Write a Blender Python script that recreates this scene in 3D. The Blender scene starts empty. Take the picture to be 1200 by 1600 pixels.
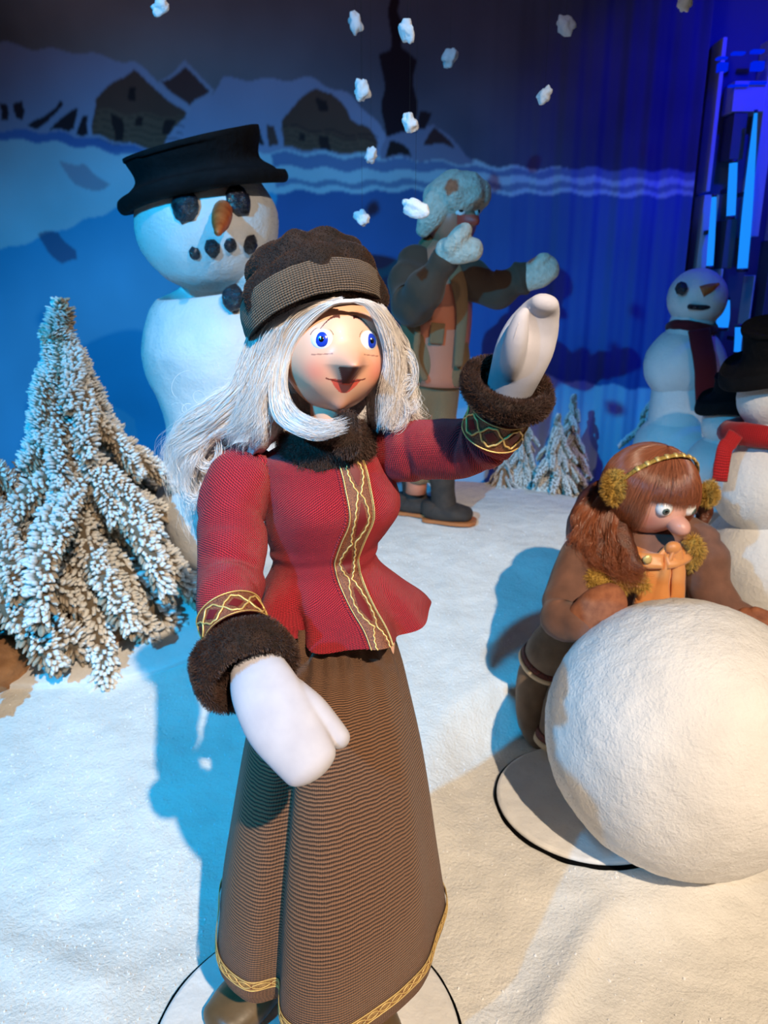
import bpy, math, random
import numpy as np
from mathutils import Vector, Matrix, noise

R = math.radians
random.seed(7)
rng = np.random.default_rng(7)
sc = bpy.context.scene
COL = sc.collection

# ------------------------------------------------------------------ camera
CAM = Vector((0.0, 0.0, 1.11))
TILT = R(17.0)
FPX = 1200.0
cd = bpy.data.cameras.new('camera')
cd.sensor_fit = 'VERTICAL'; cd.sensor_height = 36.0
cd.lens = 36.0 * FPX / 1600.0
cd.clip_start = 0.02
cd.dof.use_dof = True; cd.dof.focus_distance = 0.92; cd.dof.aperture_fstop = 8.0
cam = bpy.data.objects.new('camera', cd); COL.objects.link(cam)
cam.location = CAM; cam.rotation_euler = (R(90) - TILT, 0, 0)
sc.camera = cam

# ------------------------------------------------------------------ light
w = bpy.data.worlds.new('world'); sc.world = w; w.use_nodes = True
w.node_tree.nodes['Background'].inputs[0].default_value = (0.6, 0.6, 0.7, 1)
w.node_tree.nodes['Background'].inputs[1].default_value = 0.065

def spot(name, loc, target, col, power, angle, blend=0.3, radius=0.03):
    l = bpy.data.lights.new(name, 'SPOT'); l.energy = power; l.color = col
    l.spot_size = R(angle); l.spot_blend = blend; l.shadow_soft_size = radius
    o = bpy.data.objects.new(name, l); COL.objects.link(o); o.location = loc
    o.rotation_euler = (Vector(target) - Vector(loc)).to_track_quat('-Z', 'Y').to_euler()
    return o
spot('warm_stage_spot', (0.95, -1.9, 3.3), (0.40, 0.92, 0.2), (1.0, 0.80, 0.58), 960, 44, 0.75, 0.03)
spot('warm_snowman_spot', (1.5, -0.9, 3.3), (-0.40, 2.18, 1.15), (1.0, 0.84, 0.66), 250, 20, 0.7, 0.035)
spot('cyan_stage_spot', (-1.60, -1.2, 2.45), (-0.75, 2.1, 0.5), (0.0, 0.47, 1.0), 700, 54, 0.8, 0.03)
spot('blue_wash_spot', (1.05, 3.0, 0.38), (1.15, 3.36, 1.25), (0.0, 0.004, 1.0), 22, 120, 1.0, 0.06)
spot('blue_panel_fill', (1.55, 2.5, 2.4), (1.65, 3.5, 1.35), (0.0, 0.005, 1.0), 90, 110, 1.0, 0.05)  # added fill, stands in for the tubes' glow on the panels
spot('violet_wash_spot', (-0.3, 1.1, 3.2), (-0.3, 3.4, 1.7), (0.86, 0.72, 0.95), 27, 105, 1.0, 0.2)

sc.view_settings.view_transform = 'Standard'; sc.view_settings.look = 'None'
sc.view_settings.gamma = 1.0; sc.view_settings.use_curve_mapping = False
sc.view_settings.exposure = 0.0

# ------------------------------------------------------------------ geometry helpers
ct, st = math.cos(TILT), math.sin(TILT)
def ray(px, py):
    a = (px - 600) / FPX; b = -(py - 800) / FPX
    return Vector((a, ct + b * st, -st + b * ct))
def P(px, py, Y):
    d = ray(px, py); return CAM + d * (Y / d.y)
def mpp(p):                      # metres per photograph pixel at a place
    return ((p.y) * ct + (CAM.z - p.z) * st) / FPX
def sm(t):
    t = max(0.0, min(1.0, t)); return t * t * (3 - 2 * t)
def lerp(a, b, t): return a + (b - a) * t
def nz(p, f=1.0, s=0.0): return noise.noise(Vector((p[0] * f + s, p[1] * f - s, p[2] * f + 2 * s)))
def gz(x, y):                    # height of the snow
    z = 0.33 * sm((y - 0.95) / 1.65)
    z += 0.018 * noise.noise(Vector((x * 1.7, y * 1.7, 3.1))) * sm((y - 0.2) / 1.0)
    z += 0.006 * noise.noise(Vector((x * 5, y * 5, 1.1)))
    # drift ridge at the lower right
    d = (x - 0.17) - 0.75 * (y - 0.80)
    z += 0.022 * math.exp(-(d / 0.05) ** 2) * (1 if d < 0 else math.exp(-(d/0.03)**2)) * sm((y - 0.55) / 0.2) * sm((1.35 - y) / 0.25)
    z += 0.012 * math.exp(-((y - 1.02 + 0.3 * (x + 0.6)) / 0.05) ** 2) * sm((-0.33 - x) / 0.1)
    # flat under the discs
    for cx, cy, r in ((-0.115, 0.875, 0.27), (0.43, 1.40, 0.24)):
        q = math.hypot(x - cx, y - cy)
        z = lerp(0.0 if cy < 1 else 0.03, z, sm((q - r) / 0.12))
    return z
def G(px, py):
    d = ray(px, py); t = 0.4
    while t < 6:
        p = CAM + d * t
        if p.z < gz(p.x, p.y): break
        t += 0.004
    return p

def catmull(pts, n):
    pts = [tuple(p) for p in pts]
    if len(pts) < 3:
        return [tuple(lerp(a, b, i / n) for a, b in zip(pts[0], pts[1])) for i in range(n + 1)]
    out = []
    ext = [tuple(2 * a - b for a, b in zip(pts[0], pts[1]))] + pts + [tuple(2 * a - b for a, b in zip(pts[-1], pts[-2]))]
    for i in range(1, len(ext) - 2):
        p0, p1, p2, p3 = ext[i - 1:i + 3]
        for k in range(n):
            t = k / n
            out.append(tuple(0.5 * (2 * b + (c - a) * t + (2 * a - 5 * b + 4 * c - d) * t * t + (3 * b - a - 3 * c + d) * t ** 3)
                             for a, b, c, d in zip(p0, p1, p2, p3)))
    out.append(tuple(ext[-2]))
    return out

class MB:
    def __init__(s): s.v = []; s.f = []; s.uv = []; s.c = []; s.mi = []
    def grid(s, fn, nu, nv, closed=True, uvs=(1, 1), col=None, cap0=False, cap1=False, mi=0):
        b = len(s.v); cu = nu if closed else nu + 1
        for j in range(nv + 1):
            for i in range(cu):
                p = fn(i / nu, j / nv); s.v.append(Vector(p))
                s.c.append(col(i / nu, j / nv, p) if col else (1, 1, 1, 1))
        for j in range(nv):
            for i in range(nu):
                i2 = (i + 1) % cu if closed else i + 1
                s.f.append((b + j * cu + i, b + j * cu + i2, b + (j + 1) * cu + i2, b + (j + 1) * cu + i))
                s.uv.append([((i) / nu * uvs[0], j / nv * uvs[1]), ((i + 1) / nu * uvs[0], j / nv * uvs[1]),
                             ((i + 1) / nu * uvs[0], (j + 1) / nv * uvs[1]), (i / nu * uvs[0], (j + 1) / nv * uvs[1])])
                s.mi.append(mi)
        if cap0: s.f.append(tuple(b + i for i in reversed(range(cu)))); s.uv.append([(0, 0)] * cu); s.mi.append(mi)
        if cap1: s.f.append(tuple(b + nv * cu + i for i in range(cu))); s.uv.append([(0, 0)] * cu); s.mi.append(mi)
        return s
    def tube(s, pts, rad, seg=20, sub=6, flat=1.0, ref=(0, 0, 1), cap=True, fn=None, uvs=None, mi=0, roundend=(False, False), col=None):
        """pts, rad -> swept surface; rad numbers or (a,b)"""
        R_ = [(r, r * flat) if not isinstance(r, tuple) else r for r in rad]
        full = [tuple(p) + r for p, r in zip(pts, R_)]
        q = catmull(full, sub)
        if roundend[0] or roundend[1]:
            def ends(q, first):
                a = q[0] if first else q[-1]; b = q[1] if first else q[-2]
                d = (Vector(a[:3]) - Vector(b[:3])).normalized(); r = min(a[3], a[4]); ex = []
                for k in (0.3, 0.55, 0.75, 0.9, 0.98, 1.0):
                    w_ = math.sqrt(max(0, 1 - k * k)); c = Vector(a[:3]) + d * r * k
                    ex.append(tuple(c) + (a[3] * max(w_, .02), a[4] * max(w_, .02)))
                return ex
            if roundend[0]: q = list(reversed(ends(q, True))) + q
            if roundend[1]: q = q + ends(q, False)
        n = len(q) - 1; C = [Vector(a[:3]) for a in q]; fr = []
        N = None
        for i in range(n + 1):
            t = (C[min(i + 1, n)] - C[max(i - 1, 0)])
            t = t.normalized() if t.length > 1e-9 else Vector((0, 0, 1))
            if N is None:
                N = Vector(ref); N = N - t * N.dot(t)
                if N.length < 1e-3: N = Vector((1, 0, 0)) - t * t.x
            else: N = N - t * N.dot(t)
            N = N.normalized(); fr.append((N.copy(), t.cross(N)))
        L = sum((C[i + 1] - C[i]).length for i in range(n))
        def f(u, v):
            j = int(round(v * n)); a = u * 2 * math.pi; nn, bb = fr[j]
            dr = nn * math.cos(a) * q[j][3] + bb * math.sin(a) * q[j][4]
            p = C[j] + dr
            if fn: p = p + dr.normalized() * fn(u, v, p)
            return p
        if uvs is None: uvs = (2 * math.pi * sum(a[3] for a in q) / len(q), L)
        return s.grid(f, seg, n, True, uvs, col, cap, cap, mi)
    def ball(s, c, r, nu=24, nv=16, M=None, fn=None, col=None, uvs=(1, 1), mi=0):
        c = Vector(c); r = (r, r, r) if not isinstance(r, (tuple, list)) else r
        def f(u, v):
            a = u * 2 * math.pi; b = (v * .998 + .001 - .5) * math.pi
            d = Vector((math.cos(a) * math.cos(b), math.sin(a) * math.cos(b), math.sin(b)))
            k = 1 + (fn(d) if fn else 0)
            p = Vector((d.x * r[0] * k, d.y * r[1] * k, d.z * r[2] * k))
            return c + (M @ p if M else p)
        return s.grid(f, nu, nv, True, uvs, col, True, True, mi)
    def box(s, lo, hi, M=None, mi=0):
        b = len(s.v)
        for k in range(8):
            p = Vector([(hi if k >> i & 1 else lo)[i] for i in range(3)])
            s.v.append(M @ p if M else p); s.c.append((1, 1, 1, 1))
        for f in ((0, 2, 3, 1), (4, 5, 7, 6), (0, 1, 5, 4), (2, 6, 7, 3), (0, 4, 6, 2), (1, 3, 7, 5)):
            s.f.append(tuple(b + i for i in f)); s.uv.append([(0, 0), (1, 0), (1, 1), (0, 1)]); s.mi.append(mi)
        return s
    def poly(s, pts, mi=0):
        b = len(s.v); s.v += [Vector(p) for p in pts]; s.c += [(1, 1, 1, 1)] * len(pts)
        s.f.append(tuple(range(b, b + len(pts)))); s.uv.append([(0, 0)] * len(pts)); s.mi.append(mi)
        return s
    def build(s, name, mats, parent=None, smooth=True, off=None, bevel=None):
        me = bpy.data.meshes.new(name)
        o0 = off if off is not None else (root_loc(parent) if parent else Vector((0, 0, 0)))
        me.from_pydata([tuple(v - o0) for v in s.v], [], s.f)
        uvl = me.uv_layers.new(name='UVMap')
        uvl.data.foreach_set('uv', np.array([c for f in s.uv for c in f], dtype=np.float32).ravel())
        ca = me.color_attributes.new('Col', 'FLOAT_COLOR', 'POINT')
        ca.data.foreach_set('color', np.array(s.c, dtype=np.float32).ravel())
        mats = mats if isinstance(mats, list) else [mats]
        for m in mats: me.materials.append(m)
        me.polygons.foreach_set('material_index', s.mi)
        me.polygons.foreach_set('use_smooth', [smooth] * len(s.f))
        me.update()
        o = bpy.data.objects.new(name, me); COL.objects.link(o)
        if parent: o.parent = parent
        if bevel:
            m = o.modifiers.new('bevel', 'BEVEL'); m.width = bevel; m.segments = 2
        return o

def root_loc(o):
    while o.parent: o = o.parent
    return o.location.copy()
def tag(o, label, cat, group=None, kind=None):
    if label: o['label'] = label
    if cat: o['category'] = cat
    if group: o['group'] = group
    if kind: o['kind'] = kind
    return o
def thing(name, loc, label, cat, group=None):
    o = bpy.data.objects.new(name, None); COL.objects.link(o); o.location = loc
    o.empty_display_size = 0.05
    return tag(o, label, cat, group)
def remesh(o, vox=0.002, it=4, fac=0.5):
    m = o.modifiers.new('remesh', 'REMESH'); m.mode = 'VOXEL'; m.voxel_size = vox; m.use_smooth_shade = True
    s = o.modifiers.new('smooth', 'SMOOTH'); s.iterations = it; s.factor = fac
    return o

def curves(name, strands, radii, mat, parent=None, taper=True):
    """strands: list of (k,3) arrays"""
    h = bpy.data.hair_curves.new(name)
    h.add_curves([len(s_) for s_ in strands])
    off = np.array(root_loc(parent)) if parent else np.zeros(3)
    pos = np.concatenate(strands).astype(np.float32) - off.astype(np.float32)
    h.attributes['position'].data.foreach_set('vector', pos.ravel())
    rr = []
    for i, s_ in enumerate(strands):
        r = radii[i] if hasattr(radii, '__len__') else radii
        k = np.linspace(0, 1, len(s_)); rr.append(r * (1 - 0.75 * k ** 2) if taper else r + 0 * k)
    ra = h.attributes.get('radius') or h.attributes.new('radius', 'FLOAT', 'POINT')
    ra.data.foreach_set('value', np.concatenate(rr).astype(np.float32))
    h.materials.append(mat)
    o = bpy.data.objects.new(name, h); COL.objects.link(o)
    if parent: o.parent = parent
    return o

def fur(name, o, n, length, radius, mat, parent, lean=(0, 0, -0.4), jit=0.6, seed=1):
    """short pile combed over a mesh part"""
    r_ = np.random.default_rng(seed)
    dg = bpy.context.evaluated_depsgraph_get(); ev = o.evaluated_get(dg); me = ev.to_mesh()
    me.calc_loop_triangles()
    V = np.empty(len(me.vertices) * 3); me.vertices.foreach_get('co', V); V = V.reshape(-1, 3)
    T = np.empty(len(me.loop_triangles) * 3, dtype=np.int32); me.loop_triangles.foreach_get('vertices', T); T = T.reshape(-1, 3)
    a, b, c = V[T[:, 0]], V[T[:, 1]], V[T[:, 2]]; N = np.cross(b - a, c - a); A = np.linalg.norm(N, axis=1)
    pick = r_.choice(len(T), n, p=A / A.sum()); u = r_.random((n, 2)); fl = u.sum(1) > 1; u[fl] = 1 - u[fl]
    p = a[pick] + (b - a)[pick] * u[:, :1] + (c - a)[pick] * u[:, 1:]
    nn = N[pick] / np.maximum(A[pick][:, None], 1e-12)
    ev.to_mesh_clear()
    p = p + np.array(root_loc(o))
    clump = np.array([noise.noise_vector(Vector(x * 90)) for x in p])
    d = nn + np.array(lean) + jit * clump + r_.normal(0, .22, (n, 3))
    d /= np.linalg.norm(d, axis=1)[:, None]
    L = length * (0.6 + 0.6 * r_.random((n, 1)))
    st_ = [np.stack([p[i] - nn[i] * .001, p[i] + (nn[i] * .6 + d[i] * .6) * L[i] * .5, p[i] + d[i] * L[i]]) for i in range(n)]
    return curves(name, st_, radius, mat, parent)

# ------------------------------------------------------------------ materials
def srgb(r, g, b): return tuple(((c / 255 + .055) / 1.055) ** 2.4 if c > 10 else c / 255 / 12.92 for c in (r, g, b)) + (1,)
def mat(name, col, rough=0.7, metal=0.0, spec=0.5, sheen=0.0, coat=0.0):
    m = bpy.data.materials.new(name); m.use_nodes = True; b = m.node_tree.nodes['Principled BSDF']
    b.inputs['Base Color'].default_value = col if len(col) == 4 else col + (1,)
    b.inputs['Roughness'].default_value = rough; b.inputs['Metallic'].default_value = metal
    b.inputs['Specular IOR Level'].default_value = spec
    b.inputs['Sheen Weight'].default_value = sheen; b.inputs['Coat Weight'].default_value = coat
    return m
def nd(m, t, **k):
    n = m.node_tree.nodes.new(t)
    for a, v in k.items():
        if hasattr(n, a): setattr(n, a, v)
        else: n.inputs[a.replace('_', ' ')].default_value = v
    return n
def lk(m, a, b): m.node_tree.links.new(a, b)
def bsdf(m): return m.node_tree.nodes['Principled BSDF']
def noisy(m, c1, c2, scale=20, bump=0.3, bscale=120, dist=0.003, coord='Object', detail=6):
    tc = nd(m, 'ShaderNodeTexCoord')
    n = nd(m, 'ShaderNodeTexNoise', Scale=scale, Detail=detail); lk(m, tc.outputs[coord], n.inputs['Vector'])
    r = nd(m, 'ShaderNodeValToRGB'); r.color_ramp.elements[0].position = .3; r.color_ramp.elements[1].position = .7
    r.color_ramp.elements[0].color = c1; r.color_ramp.elements[1].color = c2
    lk(m, n.outputs['Fac'], r.inputs[0]); lk(m, r.outputs[0], bsdf(m).inputs['Base Color'])
    if bump:
        n2 = nd(m, 'ShaderNodeTexNoise', Scale=bscale, Detail=5); lk(m, tc.outputs[coord], n2.inputs['Vector'])
        bp = nd(m, 'ShaderNodeBump', Strength=bump, Distance=dist); lk(m, n2.outputs['Fac'], bp.inputs['Height'])
        lk(m, bp.outputs[0], bsdf(m).inputs['Normal'])
    return m
def weave(name, c_lo, c_hi, su, sv, diag=0.0, bump=0.5, dist=0.0012, rough=.75, sheen=.15, wu=.35):
    """cloth from UVs in metres: su threads/m across, sv threads/m along"""
    m = mat(name, c_hi, rough, sheen=sheen, spec=.25)
    tc = nd(m, 'ShaderNodeTexCoord'); sx = nd(m, 'ShaderNodeSeparateXYZ'); lk(m, tc.outputs['UV'], sx.inputs[0])
    def math_(op, a, b=None):
        n = nd(m, 'ShaderNodeMath', operation=op)
        for i, v in enumerate((a, b)):
            if v is None: continue
            if isinstance(v, (int, float)): n.inputs[i].default_value = v
            else: lk(m, v, n.inputs[i])
        return n.outputs[0]
    nn = nd(m, 'ShaderNodeTexNoise', Scale=60, Detail=2); lk(m, tc.outputs['UV'], nn.inputs['Vector'])
    wob = math_('MULTIPLY', math_('SUBTRACT', nn.outputs['Fac'], .5), 5.0)
    U = math_('ADD', math_('MULTIPLY', sx.outputs[0], su * math.tau), wob)
    V = math_('MULTIPLY', sx.outputs[1], sv * math.tau)
    V = math_('ADD', V, math_('MULTIPLY', U, diag)); V = math_('ADD', V, wob)
    a = math_('ADD', math_('MULTIPLY', math_('SINE', U), wu), math_('MULTIPLY', math_('SINE', V), 1 - wu))
    h = math_('ADD', math_('MULTIPLY', a, .5), .5)
    n2 = nd(m, 'ShaderNodeTexNoise', Scale=900, Detail=2); lk(m, tc.outputs['UV'], n2.inputs['Vector'])
    h2 = math_('ADD', math_('MULTIPLY', h, .75), math_('MULTIPLY', n2.outputs['Fac'], .35))
    r = nd(m, 'ShaderNodeValToRGB'); r.color_ramp.elements[0].position = .25; r.color_ramp.elements[1].position = .85
    r.color_ramp.elements[0].color = c_lo; r.color_ramp.elements[1].color = c_hi
    lk(m, h2, r.inputs[0]); lk(m, r.outputs[0], bsdf(m).inputs['Base Color'])
    bp = nd(m, 'ShaderNodeBump', Strength=bump, Distance=dist); lk(m, h2, bp.inputs['Height'])
    lk(m, bp.outputs[0], bsdf(m).inputs['Normal'])
    return m
def vcol(name, rough=.6, spec=.4, bump=0, bscale=100, coat=0):
    m = mat(name, (1, 1, 1, 1), rough, spec=spec, coat=coat)
    a = nd(m, 'ShaderNodeAttribute', attribute_name='Col'); lk(m, a.outputs['Color'], bsdf(m).inputs['Base Color'])
    if bump:
        tc = nd(m, 'ShaderNodeTexCoord'); n2 = nd(m, 'ShaderNodeTexNoise', Scale=bscale, Detail=4); lk(m, tc.outputs['Object'], n2.inputs['Vector'])
        bp = nd(m, 'ShaderNodeBump', Strength=bump, Distance=.002); lk(m, n2.outputs['Fac'], bp.inputs['Height']); lk(m, bp.outputs[0], bsdf(m).inputs['Normal'])
    return m
def hairmat(name, col, rough=.35, var=0.25):
    m = mat(name, col, rough, spec=.7)
    hi = nd(m, 'ShaderNodeHairInfo'); hs = nd(m, 'ShaderNodeHueSaturation'); hs.inputs['Color'].default_value = col
    mr = nd(m, 'ShaderNodeMapRange'); mr.inputs[3].default_value = 1 - var; mr.inputs[4].default_value = 1 + var
    lk(m, hi.outputs['Random'], mr.inputs[0]); lk(m, mr.outputs[0], hs.inputs['Value']); lk(m, hs.outputs[0], bsdf(m).inputs['Base Color'])
    return m
def emit(name, col, s):
    m = bpy.data.materials.new(name); m.use_nodes = True; nt = m.node_tree; nt.nodes.remove(nt.nodes['Principled BSDF'])
    e = nt.nodes.new('ShaderNodeEmission'); e.inputs[0].default_value = col; e.inputs[1].default_value = s
    nt.links.new(e.outputs[0], nt.nodes['Material Output'].inputs[0]); return m

def snowmat(name, base=(.80, .80, .81), coarse=1.0, bump=.35):
    m = mat(name, base + (1,), .75, spec=.25)
    tc = nd(m, 'ShaderNodeTexCoord')
    n1 = nd(m, 'ShaderNodeTexNoise', Scale=9 * coarse, Detail=6); lk(m, tc.outputs['Object'], n1.inputs['Vector'])
    r = nd(m, 'ShaderNodeValToRGB'); r.color_ramp.elements[0].position = .3; r.color_ramp.elements[1].position = .65
    r.color_ramp.elements[0].color = tuple(c * .86 for c in base) + (1,); r.color_ramp.elements[1].color = base + (1,)
    lk(m, n1.outputs['Fac'], r.inputs[0]); lk(m, r.outputs[0], bsdf(m).inputs['Base Color'])
    n2 = nd(m, 'ShaderNodeTexNoise', Scale=160 * coarse, Detail=4, Roughness=.6); lk(m, tc.outputs['Object'], n2.inputs['Vector'])
    n3 = nd(m, 'ShaderNodeTexNoise', Scale=24 * coarse, Detail=3); lk(m, tc.outputs['Object'], n3.inputs['Vector'])
    b1 = nd(m, 'ShaderNodeBump', Strength=bump, Distance=.004); b2 = nd(m, 'ShaderNodeBump', Strength=.35, Distance=.012)
    lk(m, n2.outputs['Fac'], b1.inputs['Height']); lk(m, n3.outputs['Fac'], b2.inputs['Height'])
    lk(m, b1.outputs[0], b2.inputs['Normal']); lk(m, b2.outputs[0], bsdf(m).inputs['Normal'])
    # glitter: tiny cells become smooth
    vo = nd(m, 'ShaderNodeTexVoronoi', Scale=260 * coarse); lk(m, tc.outputs['Object'], vo.inputs['Vector'])
    sp = nd(m, 'ShaderNodeSeparateColor'); lk(m, vo.outputs['Color'], sp.inputs[0])
    gt = nd(m, 'ShaderNodeMath', operation='GREATER_THAN'); gt.inputs[1].default_value = .93; lk(m, sp.outputs[0], gt.inputs[0])
    mr = nd(m, 'ShaderNodeMapRange'); mr.inputs[3].default_value = .75; mr.inputs[4].default_value = .22
    lk(m, gt.outputs[0], mr.inputs[0]); lk(m, mr.outputs[0], bsdf(m).inputs['Roughness'])
    return m

M_snow = snowmat('snow_blanket', (.80, .77, .72), 1.0, .75)
M_snowball = snowmat('snowball_plaster', (.83, .81, .80), 1.0, .7)
M_disc = snowmat('snow_disc', (.82, .80, .78), 1.2, .2)
M_glit = mat('glitter_crumbs', (.9, .9, .92, 1), .25, spec=.9)
M_dark = mat('black_floor', (.012, .012, .018, 1), .9)
M_gap = mat('black_gap', (.004, .004, .004, 1), 1, spec=0)
M_red = weave('red_wool', srgb(96, 8, 22), srgb(206, 44, 58), 300, 300, diag=.6, wu=.25, bump=.9, dist=.002, rough=.7, sheen=.1)
M_skirt = weave('brown_ribbed_wool', srgb(50, 34, 26), srgb(146, 104, 76), 330, 290, wu=.22, diag=0, bump=.9, dist=.0018, rough=.7, sheen=.1)
M_band = weave('hat_band_weave', srgb(24, 17, 14), srgb(140, 114, 92), 330, 330, bump=1.0, dist=.003)
M_gold = mat('gold_braid', srgb(226, 192, 120), .4, .35)
M_brocade = noisy(mat('brocade_ground', srgb(90, 30, 28), .6), srgb(70, 22, 24), srgb(150, 92, 60), 700, .5, 900, .001)
M_ruby = mat('dark_red_diamond', srgb(105, 6, 16), .6)
M_furb = noisy(mat('brown_fur_base', srgb(48, 32, 25), .9), srgb(22, 13, 10), srgb(52, 33, 25), 60, .6, 260, .004)
M_fur = hairmat('brown_fur_pile', srgb(70, 46, 36), .5, .45)
M_mit = noisy(mat('white_mitten_jersey', srgb(205, 202, 212), .7, sheen=.1, spec=.2), srgb(188, 185, 196), srgb(200, 197, 207), 40, .12, 900, .0008)
M_face = vcol('painted_wood_face', .42, .45, coat=.15)
M_eyew = mat('eye_white', srgb(240, 240, 240), .2, coat=.5)
M_iris = mat('blue_iris', srgb(28, 62, 190), .2, coat=.5)
M_pup = mat('black_pupil', srgb(8, 8, 10), .15, coat=.6)
M_hair = hairmat('silver_hair', srgb(232, 224, 220), .25, .10)
M_hairb = noisy(mat('silver_hair_base', srgb(190, 184, 188), .35, spec=.6), srgb(170, 164, 166), srgb(222, 216, 214), 120, .6, 300, .003)
M_shoe = noisy(mat('olive_leather', srgb(92, 74, 52), .4), srgb(80, 66, 46), srgb(112, 88, 60), 20, .1)
M_hat = noisy(mat('black_felt', srgb(12, 12, 15), .85, spec=.2), srgb(9, 9, 12), srgb(18, 18, 22), 30, .5, 60, .006)
M_coal = noisy(mat('coal', srgb(22, 22, 28), .12, spec=.8), srgb(14, 14, 20), srgb(44, 44, 54), 60, .9, 90, .012)
M_carrot = noisy(mat('painted_carrot', srgb(200, 96, 40), .5), srgb(176, 82, 34), srgb(214, 120, 62), 40, .3, 90)
M_sm = snowmat('snowman_plaster', (.84, .82, .80), .8, .5)
for n_ in M_sm.node_tree.nodes:
    if n_.type == 'MAP_RANGE': n_.inputs[3].default_value = .38

# ------------------------------------------------------------------ setting
MATM = vcol('painted_backdrop', .85, .15)
WY = 3.35
def Wp(px, py):
    p = P(px, py, WY); return (p.x, p.z)
def inpoly(X, Z, poly):
    ins = np.zeros(X.shape, bool); n = len(poly); j = n - 1
    for i in range(n):
        xi, zi = poly[i]; xj, zj = poly[j]
        c = ((zi > Z) != (zj > Z)) & (X < (xj - xi) * (Z - zi) / (zj - zi + 1e-12) + xi)
        ins ^= c; j = i
    return ins
def backdrop():
    x0, x1, z0, z1 = -3.2, 1.25, -0.2, 3.6
    nx, nz_ = 1040, 720
    xs = np.linspace(x0, x1, nx + 1); zs = np.linspace(z0, z1, nz_ + 1)
    X, Z = np.meshgrid(xs, zs)
    lin = lambda *c: np.array(srgb(*c)[:3])
    nf = np.array([[noise.fractal(Vector((x * 1.6, z * 1.6, .3)), 1.0, 2.0, 5) for x in xs[::8]] for z in zs[::8]])
    nf = np.kron(nf, np.ones((8, 8)))[:X.shape[0], :X.shape[1]]
    k = np.ones(9) / 9
    nf = np.apply_along_axis(lambda r: np.convolve(r, k, 'same'), 0, np.apply_along_axis(lambda r: np.convolve(r, k, 'same'), 1, nf))
    sk_ = np.clip((X[..., None] + 1.3) / 2.2, 0, 1); sky = (lin(132, 124, 128) * (1 - sk_) + lin(72, 74, 112) * sk_) * (1 + .6 * nf[..., None])
    sky = sky * (1 - .25 * np.clip((X[..., None] + .5) / 2, 0, 1))
    C = sky.copy()
    XJ = X + .008 * np.sin(Z * 37 + 3 * np.sin(X * 9)); ZJ = Z + .007 * np.sin(X * 41 + 2 * np.sin(Z * 13)) + .02 * nf
    def paint(pts, col, soft=.0, shade=0):
        nonlocal C
        m = inpoly(XJ, ZJ, [Wp(*p) for p in pts])
        cc = lin(*col) * (1 + shade * nf[..., None])
        C = np.where(m[..., None], cc * (1 - soft) + C * soft, C)
    # fields of snow below the village
    ridge = [(-500, 190), (0, 207), (110, 212), (240, 234), (400, 234), (600, 240), (700, 236), (760, 256), (900, 262), (1300, 270)]
    paint(ridge + [(1300, 1200), (-500, 1200)], (176, 196, 214), 0, .3)
    # roofs under snow
    paint([(-300, 120), (-100, 60), (40, 78), (120, 80), (207, 92), (300, 170), (262, 236), (-300, 200)], (150, 152, 186), 0, .3)
    paint([(253, 236), (250, 125), (288, 92), (332, 138), (300, 190)], (150, 152, 184), .1, .2)
    paint([(255, 236), (300, 170), (352, 122), (490, 122), (552, 150), (600, 205), (612, 240)], (146, 146, 180), 0, .3)
    paint([(596, 244), (600, 206), (680, 190), (745, 256)], (128, 126, 158), 0, .2)
    br, dk, lt = (96, 66, 58), (52, 36, 38), (112, 84, 70)
    paint([(146, 150), (205, 103), (290, 178), (252, 233), (146, 210)], br, 0, .4)
    paint([(150, 168), (285, 184), (252, 233), (146, 210)], lt, .2, .5)
    for y in (150, 174, 186, 196, 206, 216):
        paint([(148, y), (288, y + 12), (288, y + 14), (148, y + 2)], dk, .35) if y > 160 else None
    paint([(176, 178), (190, 180), (190, 217), (176, 214)], dk); paint([(208, 182), (221, 184), (220, 198), (208, 196)], dk)
    paint([(202, 130), (214, 132), (214, 152), (202, 150)], dk); paint([(256, 185), (274, 188), (268, 212), (256, 208)], dk)
    paint([(254, 125), (288, 105), (325, 139), (298, 166)], (84, 56, 56), 0, .4)
    paint([(386, 222), (402, 205), (410, 204), (412, 226)], dk); paint([(418, 226), (420, 196), (432, 194), (432, 228)], (90, 62, 60))
    paint([(440, 232), (444, 186), (470, 156), (498, 138), (520, 142), (545, 182), (570, 196), (592, 218), (590, 240)], br, 0, .4)
    paint([(440, 200), (590, 222), (590, 240), (440, 232)], lt, .3, .4)
    for y in (198, 206, 214, 222): paint([(442, y), (590, y + 12), (590, y + 14), (442, y + 2)], dk, .35)
    paint([(502, 214), (516, 216), (516, 238), (502, 236)], dk); paint([(496, 152), (510, 154), (510, 170), (496, 170)], dk)
    paint([(466, 208), (476, 209), (476, 220), (466, 220)], dk)
    paint([(606, -60), (618, -60), (622, 20), (632, 40), (624, 76), (648, 100), (650, 190), (655, 205), (600, 207), (596, 88), (608, 76), (610, 30)], (44, 28, 38), 0, .3)
    paint([(652, 176), (672, 174), (668, 196), (656, 200)], (52, 34, 42)); paint([(660, 222), (682, 194), (708, 229)], (76, 48, 52))
    paint([(606, 242), (606, 214), (636, 232), (640, 242)], dk)
    # trees, posts at the left
    for q in ([(0, 170), (12, 168), (10, 190), (0, 192)], [(22, 166), (38, 162), (42, 180), (34, 195), (22, 188)],
              [(40, 203), (70, 184), (92, 158), (96, 164), (76, 192), (56, 204)], [(80, 205), (104, 180), (118, 170), (118, 200), (110, 208)],
              [(122, 208), (128, 178), (136, 176), (140, 210)]):
        paint(q, (50, 36, 44))
    # tones of the snow field, with two cast shadows painted in
    paint([(-500, 196), (0, 207), (110, 210), (240, 232), (236, 242), (100, 226), (0, 222), (-500, 212)], (52, 96, 168), .2)
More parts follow.
